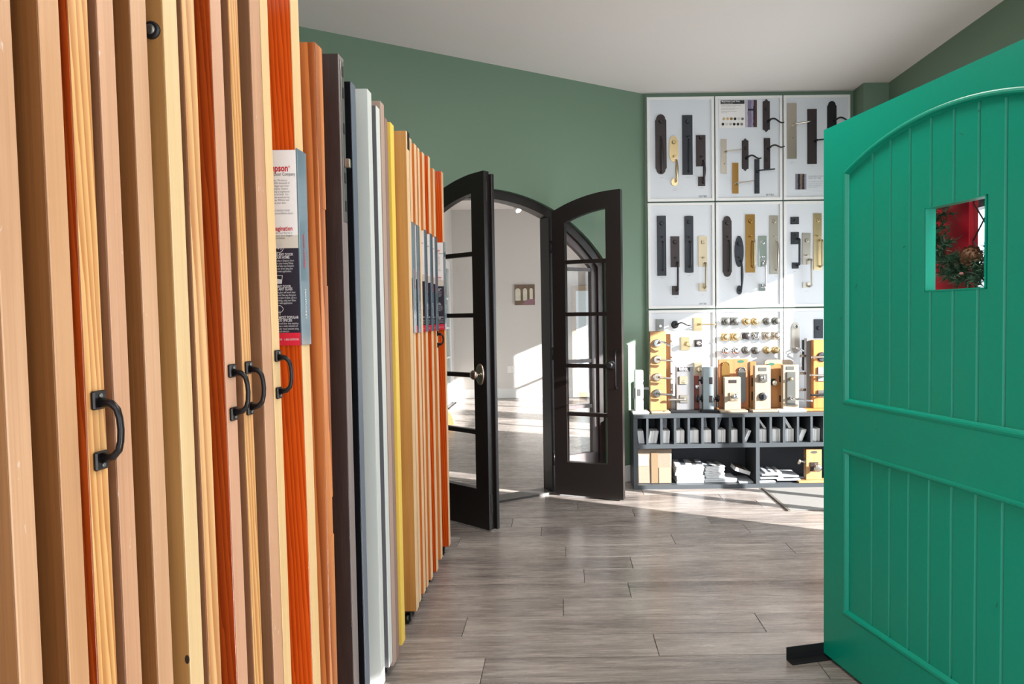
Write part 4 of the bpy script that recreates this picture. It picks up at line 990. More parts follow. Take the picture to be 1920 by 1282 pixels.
# a: slim white display at the left end
t, a, b, zt, Y = block('lock_display', 'slim white lock display at the left end of the shelf', 1191, 1206, 694, 5.03, .10, M_WHITEB, (1186, 1217), M_WHITEB)
face_plate(t, 1195.5, 729, 1201, 742, Y, M_PEWTER, 'latch_plate')
MB().box(a - .012, a - .0005, Y + .03, Y + .06, .655, .73, .002).build('handle_plate', M_PEWTER, t)
MB().box(b + .0005, b + .05, Y + .03, Y + .07, .72, .74, .002).build('bracket', M_PEWTER, t)
# b: tall block with four levers
t, a, b, zt, Y = block('lock_display', 'tall maple block with four levers, leftmost wooden one on the shelf', 1219, 1249, 621, 5.03, .055, M_BLOCK, (1221, 1257), M_CREAMB)
for py, m in ((643, M_CHROME), (673.5, M_NICKEL), (706.5, M_NICKEL), (737, M_PEWTER)):
    r_ = ros(t, 1232, py, Y, m, .030, .014); lever(r_, 1233, py, 1260, py + 2, m, py < 660, Yf=Y - .004, r=.008)
    MB().box(a - .002, a + .0002, Y + .015, Y + .04, atY(1232, py, Y).z - .02, atY(1232, py, Y).z + .02, .0005).build('latch_plate', M_BRONZE if py > 730 else M_CHROME, t)
q = atY(1245, 773, Y - .02); MB().lathe((q.x, Y - .022, ZT + .0164), (0, 0, 1), [(0, .016), (.0008, .016)], 20, (.55, 1)).build('oval_label', M_GREENOVAL, t)
# c: darker post behind
t, a, b, zt, Y = block('lock_display', 'darker honey wood post with levers behind the four lever block', 1248, 1258, 626, 5.14, .05, M_BLOCKD)
for py in (640, 670, 701, 733): side_lever(t, b, Y + .02, atY(1250, py, Y).z, .2, M_NICKEL, .004)
# d: electronic lock display
t, a, b, zt, Y = block('lock_display', 'grey lock display with black sign and square bronze plate', 1268, 1301, 687, 5.06, .07, M_GREYB, (1257, 1313), M_FBLACK)
face_plate(t, 1271, 688.5, 1294, 696, Y, M_BLACK, 'sign')
text_join([('Baldwin', .020, Vector((atY(1273, 692.5, Y).x, Y - .0048, atY(1273, 692.5, Y).z)), 'LEFT', .0006), ('Product Guide', .011, Vector((atY(1274, 695.5, Y).x, Y - .0048, atY(1274, 695.5, Y).z)), 'LEFT', 0)], 'lettering', M_CARD, t, R_FRONT)
p_ = face_plate(t, 1274, 705, 1288, 720, Y, M_CHAMP, 'bronze_plate', .008); knob(p_, 1282, 716, Y - .008, M_CHROME, .006, .008)
p_ = face_plate(t, 1275, 740, 1290, 755, Y, M_NICKEL, 'lever_plate', .006); lever(p_, 1284, 747, 1251, 748, M_NICKEL, Yf=Y, r=.008)
for py in (710, 745): q = atY(1299, py, Y); MB().box(b - .0002, b + .002, Y + .02, Y + .045, q.z - .025, q.z + .025).build('latch_plate', M_NICKEL, t)
# e: red block behind
t, a, b, zt, Y = block('lock_display', 'small dark red wooden lock post behind the grey display', 1301, 1311, 704, 5.14, .05, M_REDB)
knob(t, 1306, 725, Y, M_CHROME, .016, .03)
# f: cream lock mounted on the board behind
bb_ = B[0, 0]
o = plate(bb_, 'deadbolt', M_CHAMP, 1300, 679, 1315, 703, 'rect', .03, label='cream square deadbolt'); q = W2(1309, 692); MB().lathe((q[0], FR - .03, q[1]), (0, -1, 0), [(0, .02), (.016, .02), (.018, .012)], 18).build('turn_piece', M_CHAMP, o)
# g: grey blue block with black knobs
t, a, b, zt, Y = block('lock_display', 'pale blue grey lock post with black knobs on both sides', 1318, 1338, 688, 5.06, .05, simple('pale_blue_lacquer', (130, 142, 146), .35), (1314, 1348), M_FBLACK)
for py in (713, 747.5):
    face_plate(t, 1330, py - 6, 1336, py + 7, Y, M_BRONZE, 'latch_plate', .003)
    z_ = atY(1330, py, Y).z
    for x_, d_ in ((a, -1), (b, 1)):
        if py > 720: MB().lathe((x_, Y + .025, z_), (d_, 0, 0), [(0, .028), (.006, .028), (.010, .012), (.022, .012), (.028, .026), (.042, .027), (.046, .015)], 16).build('knob', M_FBLACK, t)
        elif d_ < 0: MB().lathe((x_, Y + .025, z_), (d_, 0, 0), [(0, .030), (.010, .028), (.012, .008), (.03, .006)], 16).build('deadbolt_turn', M_FBLACK, t)
# h: orange panel with two push plates
t, a, b, zt, Y = block('lock_display', 'orange wooden panel with two scalloped push plates and green oval label', 1347, 1404, 673, 5.16, .025, M_ORANGEP, (1340, 1408), M_BLOCKD)
def push(x0, y0, x1, y1, mat):
    A = atY(x0, y1, Y); Bq = atY(x1, y0, Y)
    p_ = MB().prism(plate_poly('arch', A.x, Bq.x, A.z, Bq.z), Y - .008, Y - .0002, 'y').build('push_plate', mat, t)
    cx_ = (A.x + Bq.x) / 2; w_ = (Bq.x - A.x) / 2
    for k in range(7):
        an = math.pi * (k + .5) / 7
        MB().lathe((cx_ + w_ * .85 * math.cos(an), Y - .008, Bq.z - w_ * .9 + w_ * .85 * math.sin(an)), (0, -1, 0), [(0, .006), (.004, .004), (.005, .001)], 8).build('scallop', mat, p_)
push(1353, 678, 1368, 745, M_GOLD); push(1384, 688, 1398, 755, M_PEWTER)
q = atY(1389, 677.5, Y); MB().lathe((q.x, Y - .0002, q.z), (0, -1, 0), [(0, .020), (.001, .020)], 20, (.55, 1.25)).build('oval_label', M_GREENOVAL, t)
# i: small cream block with a square lock
t, a, b, zt, Y = block('lock_display', 'short cream wooden block with square chrome lock in front of orange panel', 1358, 1389, 707, 5.03, .05, M_CREAMB, (1350, 1402), M_CREAMB)
face_plate(t, 1366.5, 712, 1381, 718, Y, M_BRONZE, 'name_plate', .003)
p_ = face_plate(t, 1368, 735.5, 1384, 751, Y, M_CHAMP, 'square_rosette', .008); knob(p_, 1376.5, 742.5, Y - .008, M_CHROME, .024, .04)
# j: brown rounded block behind
t, a, b, zt, Y = block('lock_display', 'thin brown lock post between the orange panel and tall cream block', 1406, 1418, 678, 5.15, .04, M_BLOCKD)
for py in (716, 742): face_plate(t, 1409, py - 8, 1413, py + 8, Y, M_FBLACK, 'latch_plate')
# k: tall cream block with keypad and dial
t, a, b, zt, Y = block('lock_display', 'tall cream block with square keypad and round dark dial', 1415, 1445, 685, 5.03, .05, M_CREAMB, (1411, 1459), M_CREAMB)
face_plate(t, 1422.5, 688.5, 1437, 695.5, Y, M_PEWTER, 'name_plate', .003)
p_ = face_plate(t, 1423, 701, 1438, 716, Y, M_PEWTER, 'keypad', .010); knob(p_, 1430, 708, Y - .010, M_CHROME, .019, .014)
q = atY(1430.5, 743, Y); r_ = MB().lathe((q.x, Y - .0002, q.z), (0, -1, 0), [(0, .030), (.008, .030), (.012, .024), (.012, .018)], 22).build('dial', M_IRON, t); MB().box(q.x - .004, q.x + .004, Y - .024, Y - .012, q.z - .018, q.z + .018, .002).build('thumb_turn', M_BRONZE, r_)
text_join([('Touch Lock', .009, Vector((atY(1430, 722.5, Y).x, Y - .001, atY(1430, 722.5, Y).z)), 'CENTER', 0), ('Satin', .008, Vector((atY(1430, 725, Y).x, Y - .001, atY(1430, 725, Y).z)), 'CENTER', 0), ('Round Dial', .009, Vector((atY(1430, 760, Y).x, Y - .001, atY(1430, 760, Y).z)), 'CENTER', 0)], 'lettering', M_GREYTXT, t, R_FRONT)
# l: honey panel with green label and knob
t, a, b, zt, Y = block('lock_display', 'broad honey panel with green oval label and nickel knob, rounded pale back', 1440, 1466, 682, 5.12, .03, M_BLOCKD, (1436, 1470), M_BLOCKD)
bk = MB(); A = atY(1434, 768, Y + .031); Bq = atY(1487, 674, Y + .031); rr_ = .02
pp = [(A.x, A.z), (Bq.x, A.z), (Bq.x, Bq.z - rr_), (Bq.x - rr_ * .3, Bq.z - rr_ * .3), (Bq.x - rr_, Bq.z), (A.x + rr_, Bq.z), (A.x + rr_ * .3, Bq.z - rr_ * .3), (A.x, Bq.z - rr_)]
bk.prism(pp, Y + .031, Y + .05, 'y').build('backboard', M_CREAMB, t)
q = atY(1446.5, 682.5, Y); MB().lathe((q.x, Y - .0002, q.z), (0, -1, 0), [(0, .018), (.0012, .018)], 20, (.55, 1.3)).build('oval_label', M_GREENOVAL, t)
ros(t, 1450, 716, Y, M_FBLACK, .026); knob(t, 1451, 717, Y - .008, M_NICKEL, .022, .04)
for py in (710, 747): face_plate(t, 1461, py - 6, 1465, py + 6, Y, M_FBLACK, 'latch_plate')
# m: white block with silver plate and lever
t, a, b, zt, Y = block('lock_display', 'cream white block with tall silver plate and lever near the green door', 1468, 1498, 684, 5.03, .05, M_CREAMB, (1460, 1512), M_WHITEB)
face_plate(t, 1474, 686.5, 1489, 693, Y, M_PEWTER, 'name_plate', .003)
p_ = face_plate(t, 1475, 697, 1491, 760, Y, M_PEWTER, 'silver_plate', .008); knob(p_, 1483, 710, Y - .008, M_BRASS, .012, .02); lever(p_, 1481, 746, 1519, 750, M_CHROME, Yf=Y, r=.008)
# p: grey post behind, q: amber block with three levers, partly behind the green door
t, a, b, zt, Y = block('lock_display', 'grey and white lock post just left of the bright amber block', 1512, 1524, 634, 5.11, .05, M_GREYB)
for py in (667, 700, 731): side_lever(t, a, Y + .02, atY(1515, py, Y).z, -1, M_NICKEL, .02)
t, a, b, zt, Y = block('lock_display', 'bright amber block with three levers, half hidden by the green door', 1525, 1562, 637, 5.05, .055, M_AMBER, (1511, 1570), M_AMBER)
p_ = ros(t, 1541, 669, Y, M_IRON, .036, .010); lever(p_, 1543, 668, 1517, 669, M_NICKEL, Yf=Y, r=.008)
p_ = face_plate(t, 1533, 688, 1551, 714, Y, M_GREYB, 'square_plate', .01); lever(p_, 1546, 703, 1514, 702, M_NICKEL, Yf=Y, r=.008)
p_ = face_plate(t, 1533, 731, 1551, 744, Y, M_PEWTER, 'square_plate', .01); lever(p_, 1547, 738, 1514, 739, M_FBLACK, Yf=Y, r=.008)
# knob display on the lower shelf
t, a, b, zt, Y = block('lock_display', 'maple knob display on the lower right shelf', 1511, 1541, 842.5, 4.985, .05, M_BLOCK, (1497, 1558), M_BLOCK, z0=.0305)
q = atY(1526.5, 847.5, Y); MB().lathe((q.x, Y - .0002, q.z), (0, -1, 0), [(0, .016), (.0012, .016)], 20, (.6, 1.5)).build('oval_label', M_PEWTER, t)
p_ = face_plate(t, 1519, 866, 1534, 883, Y, M_BRONZE, 'square_rosette', .006); knob(p_, 1530, 875, Y - .006, M_NICKEL, .030, .05)
MB().lathe((a, Y + .025, atY(1511, 866, Y).z), (-1, 0, 0), [(0, .02), (.005, .02), (.008, .009), (.03, .009), (.038, .022), (.052, .022), (.056, .01)], 14).build('knob', M_NICKEL, t)

# ================================================================== GREEN DOOR ON THE RIGHT
GD = Vector((-.216, .976, 0)).normalized()               # from its near edge to its far edge
gfar = Vector((.957, 2.49, 0))
# local x runs from the far edge towards the camera, local y out of the face that is seen, z up
gx = -GD; gy = Vector((-.976, -.216, 0)).normalized()
GM = Matrix(((gx.x, gy.x, 0, gfar.x), (gx.y, gy.y, 0, gfar.y), (0, 0, 1, 0), (0, 0, 0, 1)))
GM = Matrix(((gx.x, -gx.y, 0, gfar.x), (gx.y, gx.x, 0, gfar.y), (0, 0, 1, 0), (0, 0, 0, 1)))
sgn = 1.0 if Vector((-gx.y, gx.x, 0)).dot(gy) > 0 else -1.0
g = thing('display_door', 'tall emerald green plank door with arched panel and small square peephole opening', 'door', mat=GM)
GW, GH, Z0 = 1.10, 1.93, .012
def gy2(a, b): return (min(sgn * a, sgn * b), max(sgn * a, sgn * b))
D0, D1, DP = -.044, 0.0, -.011                            # back, face of the stiles, floor of the panels
hx0, hx1, hz0, hz1 = .487, .705, 1.329, 1.576
SX_, SXn = .112, GW - .112
zl0, zl1, zu0 = .205, .795, .952
ac, azp, azs = GW / 2, 1.853, 1.757
AR = ((SXn - SX_) / 2) ** 2 / (2 * (azp - azs)) + (azp - azs) / 2
def azf(x, R=AR): return azp - AR + math.sqrt(R * R - (x - ac) ** 2)
def gb(x0, x1, y0, y1, z0, z1, bev=0): a, b = gy2(y0, y1); return MB().box(x0, x1, a, b, z0, z1, bev)
loc(gb(0, SX_, D0, D1, Z0, GH), 'stile', M_GDOOR, g)
loc(gb(SXn, GW, D0, D1, Z0, GH), 'stile', M_GDOOR, g)
loc(gb(SX_, SXn, D0, D1, Z0, zl0), 'bottom_rail', M_GDOOR, g)
loc(gb(SX_, SXn, D0, D1, zl1, zu0), 'lock_rail', M_GDOOR, g)
ns = 24
ap = [(SX_ + (SXn - SX_) * k / ns, azf(SX_ + (SXn - SX_) * k / ns)) for k in range(ns + 1)]
a_, b_ = gy2(D0, D1)
loc(MB().prism(ap + [(SXn, GH), (SX_, GH)], a_, b_, 'y'), 'arched_top_rail', M_GDOOR, g)
# moulded edges of the two panels, sloping from the face down to the panel floor
mw = .020
def slope(mb, pts_out, pts_in):
    prof = ((0, D1 - .0005), (.18, D1 + .0020), (.45, D1 + .0030), (.70, D1 + .0015), (.88, DP + .004), (1.0, DP))
    for k in range(len(pts_out) - 1):
        p0, p1, q0, q1 = pts_out[k], pts_out[k + 1], pts_in[k], pts_in[k + 1]
        def at_(p, q, u): return (p[0] + (q[0] - p[0]) * u, p[1] + (q[1] - p[1]) * u)
        for (u0, h0), (u1, h1) in zip(prof[:-1], prof[1:]):
            A, B_, C_, D_ = at_(p0, q0, u0), at_(p1, q1, u0), at_(p1, q1, u1), at_(p0, q0, u1)
            mb.quad((A[0], sgn * h0, A[1]), (B_[0], sgn * h0, B_[1]), (C_[0], sgn * h1, C_[1]), (D_[0], sgn * h1, D_[1]))
    return mb
ai = [(SX_ + mw + (SXn - SX_ - 2 * mw) * k / ns, azf(SX_ + mw + (SXn - SX_ - 2 * mw) * k / ns, AR - mw)) for k in range(ns + 1)]
mo = MB(); slope(mo, [(SX_, zu0)] + ap + [(SXn, zu0), (SX_, zu0)], [(SX_ + mw, zu0 + mw)] + ai + [(SXn - mw, zu0 + mw), (SX_ + mw, zu0 + mw)])
loc(mo, 'panel_moulding', M_GDOOR, g)
ro_ = [(SX_, zl0), (SX_, zl1), (SXn, zl1), (SXn, zl0), (SX_, zl0)]; ri_ = [(SX_ + mw, zl0 + mw), (SX_ + mw, zl1 - mw), (SXn - mw, zl1 - mw), (SXn - mw, zl0 + mw), (SX_ + mw, zl0 + mw)]
mo = MB(); slope(mo, ro_, ri_); loc(mo, 'panel_moulding', M_GDOOR, g)
# planks of both panels, with V grooves between them
gr_ = [SX_] + [.254 + .0852 * k for k in range(9)] + [SXn]
gr_ = [x for x in gr_ if x < SXn - .03 or x == SXn]
gr_.insert(1, .1705) if False else None
V = .0055
def plank(x0, x1, z0, zt0, zt1=None, zb=None):
    """board with bevelled long edges; its top follows the arch from zt0 to zt1"""
    zt1 = zt0 if zt1 is None else zt1
    b = MB(); y0, y1, ym = sgn * (D0 + .004), sgn * DP, sgn * (DP - V)
    prof = [(x0, y0), (x0, ym), (x0 + V, y1), (x1 - V, y1), (x1, ym), (x1, y0)]
    def zt(x): return zt0 + (zt1 - zt0) * (x - x0) / (x1 - x0)
    lo = [b.b.verts.new((x, y, z0)) for x, y in prof]; hi = [b.b.verts.new((x, y, zt(x))) for x, y in prof]
    b.b.faces.new(lo); b.b.faces.new(hi[::-1])
    for i in range(6): b.b.faces.new((lo[i], lo[(i + 1) % 6], hi[(i + 1) % 6], hi[i]))
    return b
for k in range(len(gr_) - 1):
    x0, x1 = gr_[k], gr_[k + 1]
    loc(plank(x0, x1, zl0, zl1), 'plank', M_GDOOR, g)
    top0, top1 = azf(min(max(x0, SX_), SXn)), azf(min(x1, SXn))
    # boards that the peephole opening cuts through end above and below it
    if x1 <= hx0 or x0 >= hx1: loc(plank(x0, x1, zu0, top0, top1), 'plank', M_GDOOR, g)
    else:
        loc(plank(x0, x1, zu0, hz0), 'plank', M_GDOOR, g); loc(plank(x0, x1, hz1, top0, top1), 'plank', M_GDOOR, g)
        if x0 < hx0 - .004: loc(plank(x0, hx0, hz0, hz1), 'plank', M_GDOOR, g)
        if x1 > hx1 + .004: loc(plank(hx1, x1, hz0, hz1), 'plank', M_GDOOR, g)
# lining of the opening
ln = MB(); e = .004
for q in ((hx0, hx0 + e, hz0, hz1), (hx1 - e, hx1, hz0, hz1)): a, b = gy2(D0, DP + .001); ln.box(q[0], q[1], a, b, q[2], q[3])
for q in ((hx0, hx1, hz0, hz0 + e), (hx0, hx1, hz1 - e, hz1)): a, b = gy2(D0, DP + .001); ln.box(q[0], q[1], a, b, q[2], q[3])
loc(ln, 'opening_lining', M_GDOOR, g)
# small dents and scratches in the paint
M_SCR = simple('scratch_dark', (6, 70, 60), .5)
for x, z, l, an in ((.40, 1.47, .012, .6), (.62, 1.755, .016, -.5), (.68, 1.80, .012, .5), (.29, .89, .010, .8), (.75, .50, .018, 1.3), (.35, .66, .008, .4), (.17, 1.36, .02, 1.1), (.10, 1.25, .018, 1.0)):
    zc_ = sgn * (DP + .0003) if SX_ + .03 < x and (zl0 < z < zl1 or z > zu0) else sgn * .0003
    dx, dz = l / 2 * math.cos(an), l / 2 * math.sin(an)
    loc(MB().tube([(x - dx, zc_, z - dz), (x, zc_, z + .001), (x + dx, zc_, z + dz)], [.0002, .0008, .0002], 5), 'scratch', M_SCR, g)
# L shaped steel feet
def foot(sx, lab):
    ft = MB()
    a, b = gy2(-.20, .150)
    ft.box(sx, sx + .004, a, b, .004, .048); ft.box(sx, sx + .042, a, b, 0, .004)
    loc(ft, 'steel_foot', M_FBLACK, g)
foot(-.006, ''); foot(GW - .06, '')

# red door with the wreath seen through the opening
rm = Matrix.Translation((0, 0, 0))
rp0 = Vector((1.763, 2.097, 0)); rdir = GD
RM = Matrix(((-rdir.x, rdir.y, 0, rp0.x), (-rdir.y, -rdir.x, 0, rp0.y), (0, 0, 1, 0), (0, 0, 0, 1)))
rd = thing('display_door', 'red door seen through the square opening of the green door', 'door', mat=RM)
RWD = .93
sg2 = 1.0 if Vector((rdir.y, -rdir.x, 0)).dot(gy) > 0 else -1.0
def rb(x0, x1, y0, y1, z0, z1): a, b = (min(sg2 * y0, sg2 * y1), max(sg2 * y0, sg2 * y1)); return MB().box(x0, x1, a, b, z0, z1, .002)
lx0, lx1, lz0, lz1 = -.642, -.34, .95, 1.86               # glazed opening of the red door
loc(rb(-RWD, lx0, -.044, 0, .0, 2.03), 'stile', M_RED, rd); loc(rb(lx1, 0, -.044, 0, .0, 2.03), 'stile', M_RED, rd)
loc(rb(lx0, lx1, -.044, 0, .0, lz0), 'bottom_panel', M_RED, rd); loc(rb(lx0, lx1, -.044, 0, lz1, 2.03), 'top_rail', M_RED, rd)
loc(rb(lx0, lx1, -.026, -.020, lz0, lz1), 'pane', M_GLASS, rd)
M_LEAD = simple('leading', (70, 72, 76), .5, .5)
for k in range(-2, 9):
    for d_ in (1, -1):
        zc = lz0 + k * .15; p0 = [lx0, zc]; p1 = [lx1, zc + .45 * 1.0]
        if d_ < 0: p0[0], p1[0] = p1[0], p0[0]
        t0 = max(0, (lz0 - zc) / .45); t1 = min(1, (lz1 - zc) / .45)
        if t1 - t0 > .03:
            q0 = (p0[0] + (p1[0] - p0[0]) * t0, -sg2 * .019, zc + .45 * t0); q1 = (p0[0] + (p1[0] - p0[0]) * t1, -sg2 * .019, zc + .45 * t1)
            loc(MB().tube([q0, q1], .003, 5), 'leading', M_LEAD, rd)
# wreath hanging on it
wc = RM @ Vector((-.50, sg2 * .105, 1.635))
WRM = Matrix(((RM[0][0], 0, gy.x, wc.x), (RM[1][0], 0, gy.y, wc.y), (0, 1, 0, wc.z), (0, 0, 0, 1)))
wr_ = thing('wreath', 'evergreen christmas wreath with pine cones on the red door', 'wreath', mat=WRM)
M_NEEDLE = simple('wreath_needle', (44, 78, 54), .55, var=.5, bscale=30)
M_CONE = simple('pine_cone_brown', (96, 62, 38), .6, var=.35, bscale=60)
nb = MB(); RW, rw = .225, .072
for k in range(230):
    a = 2 * math.pi * k / 230; an = random.uniform(0, 2 * math.pi)
    c = Vector((RW * math.cos(a), RW * math.sin(a), 0)); e = Vector((math.cos(a), math.sin(a), 0))
    dirn = (e * math.cos(an) + Vector((0, 0, 1)) * math.sin(an) * .8 + Vector((-e.y, e.x, 0)) * random.uniform(-.9, .9)).normalized()
    p0 = c; p1 = c + dirn * rw * random.uniform(.8, 1.25)
    if p1.z < -.05: p1.z = -.05
    for s_ in range(60):
        u = random.uniform(.1, 1); q = p0.lerp(p1, u)
        nd = (dirn * .6 + Vector((random.uniform(-1, 1), random.uniform(-1, 1), random.uniform(-.6, 1)))).normalized() * random.uniform(.022, .042)
        sd = nd.cross(Vector((random.uniform(-1, 1), random.uniform(-1, 1), 1))).normalized() * .0022
        nb.b.faces.new([nb.b.verts.new(q - sd), nb.b.verts.new(q + sd), nb.b.verts.new(q + nd)])
loc(nb, 'needles', M_NEEDLE, wr_)['kind'] = 'stuff'
loc(MB().tube([(RW * math.cos(2 * math.pi * k / 32), RW * math.sin(2 * math.pi * k / 32), 0) for k in range(33)], .006, 8), 'ring', simple('wreath_core', (20, 30, 22), .8), wr_)
for an, r_ in ((-1.36, .165), (2.85, .225), (1.2, .235), (.3, .24), (-.8, .24)):
    cn = MB(); c = Vector((r_ * math.cos(an), r_ * math.sin(an), .055)); axd = Vector((math.cos(an + 1.2), math.sin(an + 1.2), .45)).normalized()
    cn.lathe(c - axd * .035, axd, [(0, .008), (.012, .026), (.03, .030), (.055, .020), (.075, .005)], 12)
    uu = axd.orthogonal().normalized(); vv = axd.cross(uu)
    for i in range(46):
        f_ = i / 46; ph_ = i * 2.399; rad = .030 * math.sin(math.pi * (.15 + .8 * f_)) + .002
        ctr = c + axd * (-.03 + .07 * f_) + (uu * math.cos(ph_) + vv * math.sin(ph_)) * rad
        o_ = (uu * math.cos(ph_) + vv * math.sin(ph_)); tg = axd.cross(o_)
        q = [ctr - tg * .007, ctr + tg * .007, ctr + o_ * .008 + axd * .006 + tg * .004, ctr + o_ * .008 + axd * .006 - tg * .004]
        cn.b.faces.new([cn.b.verts.new(w_) for w_ in q])
    loc(cn, 'pine_cone', M_CONE, wr_)
M_BERRY = simple('berry_pink', (190, 120, 120), .25)
for k in range(9):
    a = 2.1 * k + .5; loc(MB().lathe((.225 * math.cos(a), .225 * math.sin(a), .062), (0, 0, 1), [(-.005, .002), (-.003, .004), (0, .0055), (.003, .004), (.005, .002)], 10), 'berry', M_BERRY, wr_)

# entrance mat with its metal edging
mt = thing('entrance_mat', 'grey entrance mat let into the floor in front of the shelf', 'mat', (1.448, 4.36, 0))
MB().box(1.46, XR - .01, 4.36, 4.93, .0003, .006, .001).build('carpet', simple('grey_mat', (128, 126, 122), .95, bump=.8, bscale=900, var=.25), mt)
MB().box(1.440, 1.4595, 4.35, 4.935, .0003, .008, .002).build('edging', simple('mat_edging', (120, 112, 102), .4, .4), mt)

# ================================================================== FAR ROOM CONTENTS
# framed canvas on the far wall
def canvas(px0, py0, px1, py1, lab, bands, nm):
    a = atY(px0, py1, FARY - .03); b = atY(px1, py0, FARY - .03)
    t = thing('canvas_picture', lab, 'picture', (a.x, FARY - .03, a.z))
    MB().box(a.x, b.x, FARY - .03, FARY - .001, a.z, b.z, .003).build('stretcher', M_CARD, t)
    MB().box(a.x, b.x, FARY - .032, FARY - .0302, a.z, b.z).build('print', photo_mat(nm, bands), t)
ca, cb = atY(965, 572, FARY - .03), atY(1002.5, 533, FARY - .03)
t = thing('canvas_picture', 'canvas photo print of a room with arched windows, on the far wall', 'picture', (ca.x, FARY - .03, ca.z))
cw, ch = cb.x - ca.x, cb.z - ca.z
MB().box(ca.x, cb.x, FARY - .03, FARY - .001, ca.z, cb.z, .003).build('stretcher', M_CARD, t)
MB().box(ca.x, cb.x, FARY - .0315, FARY - .0302, ca.z, cb.z).build('print', simple('print_brown', (112, 92, 76), .5, var=.4, bscale=12), t)
for k, (u0, u1) in enumerate(((.04, .30), (.42, .62), (.74, .90))):
    xa, xb = ca.x + cw * u0, ca.x + cw * u1; r_ = (xb - xa) / 2; zt_ = ca.z + ch * .82 - r_
    MB().prism([(xa, ca.z + ch * .22), (xb, ca.z + ch * .22)] + [((xa + xb) / 2 + r_ * math.cos(math.pi * j / 8), zt_ + r_ * math.sin(math.pi * j / 8)) for j in range(9)], FARY - .0325, FARY - .0316, 'y').build('printed_window', simple('print_pale', (206, 202, 184), .5, var=.3, bscale=14), t)
MB().prism([(ca.x + cw * .35, ca.z + ch * .02), (cb.x, ca.z + ch * .02), (cb.x, ca.z + ch * .30), (ca.x + cw * .6, ca.z + ch * .26)], FARY - .0335, FARY - .0326, 'y').build('printed_seat', simple('print_mauve', (142, 104, 112), .5), t)
canvas(1021, 502, 1033, 550, 'dark patterned canvas beside the door frame on the far wall', [(0, (70, 76, 86)), (.3, (170, 172, 176)), (.5, (60, 66, 80)), (.8, (150, 150, 152))], 'dark_print_canvas')
canvas(1020, 563, 1033, 598, 'pale beige canvas below the dark patterned one', [(0, (196, 188, 172)), (.4, (176, 164, 146)), (.8, (206, 200, 188))], 'beige_print_canvas')
a = atY(951.5, 699, FARY - .01); b = atY(966.5, 686, FARY - .01)
t = thing('wall_switch', 'white double switch plate low on the far wall', 'switch', (a.x, FARY - .01, a.z))
MB().box(a.x, b.x, FARY - .008, FARY - .001, a.z, b.z, .002).build('plate', M_CARD, t)
for k in (0, 1): MB().box(a.x + .02 + k * .055, a.x + .05 + k * .055, FARY - .014, FARY - .008, a.z + .025, b.z - .025, .001).build('rocker', M_CARD, t)
# track spot and ceiling panel
q = atY(972, 394, 9.6)
t = thing('track_spot', 'small white ceiling spotlight glowing in the far room', 'spotlight', (q.x, 9.6, CEIL))
MB().tube([(q.x - .10, 9.62, CEIL - .001), (q.x - .10, 9.62, CEIL - .03)], .04, 12).build('base', M_CARD, t)
MB().tube([(q.x - .10, 9.62, CEIL - .03), (q.x - .04, 9.61, q.z + .05)], .010, 8).build('arm', M_CARD, t)
MB().lathe((q.x - .05, 9.63, q.z + .07), (.45, -.35, -.6), [(0, .03), (.02, .042), (.10, .048)], 16).build('spot_head', M_CARD, t)
MB().lathe((q.x - .05 + .45 * .125, 9.63 - .35 * .125, q.z + .07 - .6 * .125), (.45, -.35, -.6), [(0, .040), (.006, .036)], 16).build('bulb', emit('bulb_glow', (1, .96, .9), 12), t)
t = thing('ceiling_light', 'flat glowing ceiling panel just inside the far room', 'ceiling light', (-.75, 7.6, CEIL))
MB().box(-1.15, -.55, 7.25, 7.95, CEIL - .02, CEIL - .0005, .002).build('frame', M_CARD, t)
MB().box(-1.12, -.58, 7.28, 7.92, CEIL - .024, CEIL - .0205).build('diffuser', emit('panel_glow', (1, .98, .95), 6), t)
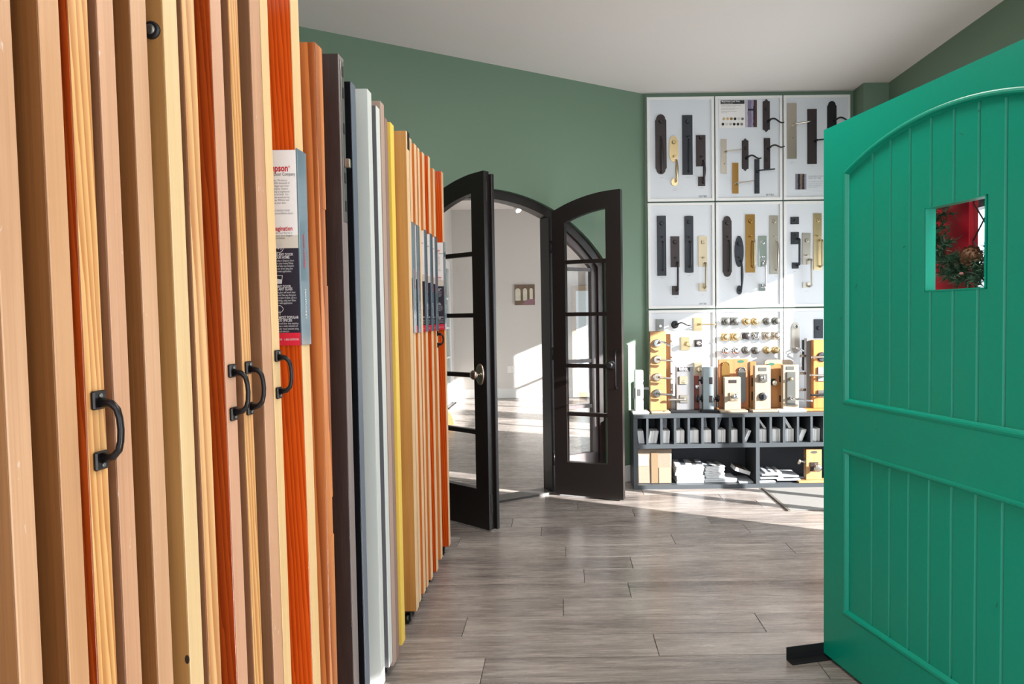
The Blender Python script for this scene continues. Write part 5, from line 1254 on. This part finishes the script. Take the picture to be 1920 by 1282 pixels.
# white glazed door on the far room's left wall
t = thing('glazed_door', 'white glazed door on the left wall of the far room', 'door', (-1.69, 9.2, 0))
dy0, dy1 = 9.15, 10.25
for q in ((dy0, dy0 + .11, .02, 2.12), (dy1 - .11, dy1, .02, 2.12)): MB().box(-1.698, -1.655, q[0], q[1], q[2], q[3], .003).build('stile', M_BASEB, t)
for z0_, z1_ in ((.02, .26), (2.0, 2.12)): MB().box(-1.698, -1.655, dy0 + .11, dy1 - .11, z0_, z1_, .003).build('rail', M_BASEB, t)
for z_ in (.70, 1.13, 1.56): MB().box(-1.695, -1.66, dy0 + .11, dy1 - .11, z_ - .014, z_ + .014).build('muntin', M_BASEB, t)
M_FROST = simple('dim_glazing', (150, 164, 160), .15)
for z0_, z1_ in ((.26, .686), (.714, 1.116), (1.144, 1.546), (1.574, 2.0)): MB().box(-1.69, -1.68, dy0 + .11, dy1 - .11, z0_, z1_).build('pane', M_FROST, t)
MB().box(-1.699, -1.60, dy0 - .02, dy1 + .02, .0003, .018).build('threshold', M_FBLACK, t)
# half round wooden piece on the far room's floor
t = thing('wooden_half_round', 'pale half round wooden piece lying on the far room floor', 'wooden piece', (-1.50, 8.15, 0))
pts = [(.14 * math.cos(math.pi * k / 16), .19 * math.sin(math.pi * k / 16)) for k in range(17)]
M_ = MB().prism([(-1.44 + x, .0005 + z) for x, z in pts], 8.1, 8.16, 'y'); M_.build('board', M_BLOCK, t)
MB().tube([(-1.44 + x * 1.01, 8.13, .004 + z * 1.01) for x, z in pts], .012, 6).build('rim', M_CREAMB, t)
# sample doors shown at the back of the far room, seen through the sidelight
t = thing('framed_mirror', 'tan framed mirror panel leaning by the far wall, seen through the sidelight', 'mirror', (.32, 10.6, 0))
x0, x1, z0_, z1_ = .16, .50, .02, 1.75
for q in ((x0, x0 + .07, z0_, z1_), (x1 - .07, x1, z0_, z1_)): MB().box(q[0], q[1], 10.56, 10.60, q[2], q[3], .004).build('stile', M_CREAMB, t)
for q in ((z0_, z0_ + .08), (z1_ - .08, z1_)): MB().box(x0 + .07, x1 - .07, 10.56, 10.60, q[0], q[1], .004).build('rail', M_CREAMB, t)
MB().box(x0 + .07, x1 - .07, 10.575, 10.59, z0_ + .08, z1_ - .08).build('panel', simple('mirror_panel', (205, 216, 220), .15), t)
t = thing('display_door', 'white panel door standing in the far room, seen through the sidelight', 'door', (.0, 10.3, 0))
x0, x1 = .02, .13
MB().box(.56, 1.36, 10.50, 10.545, 0.001, 2.03, .003).build('slab', M_BASEB, t)
for z0_, z1_ in ((.2, .9), (1.05, 1.85)): MB().box(.68, 1.24, 10.492, 10.50, z0_, z1_, .004).build('panel', M_BASEB, t)
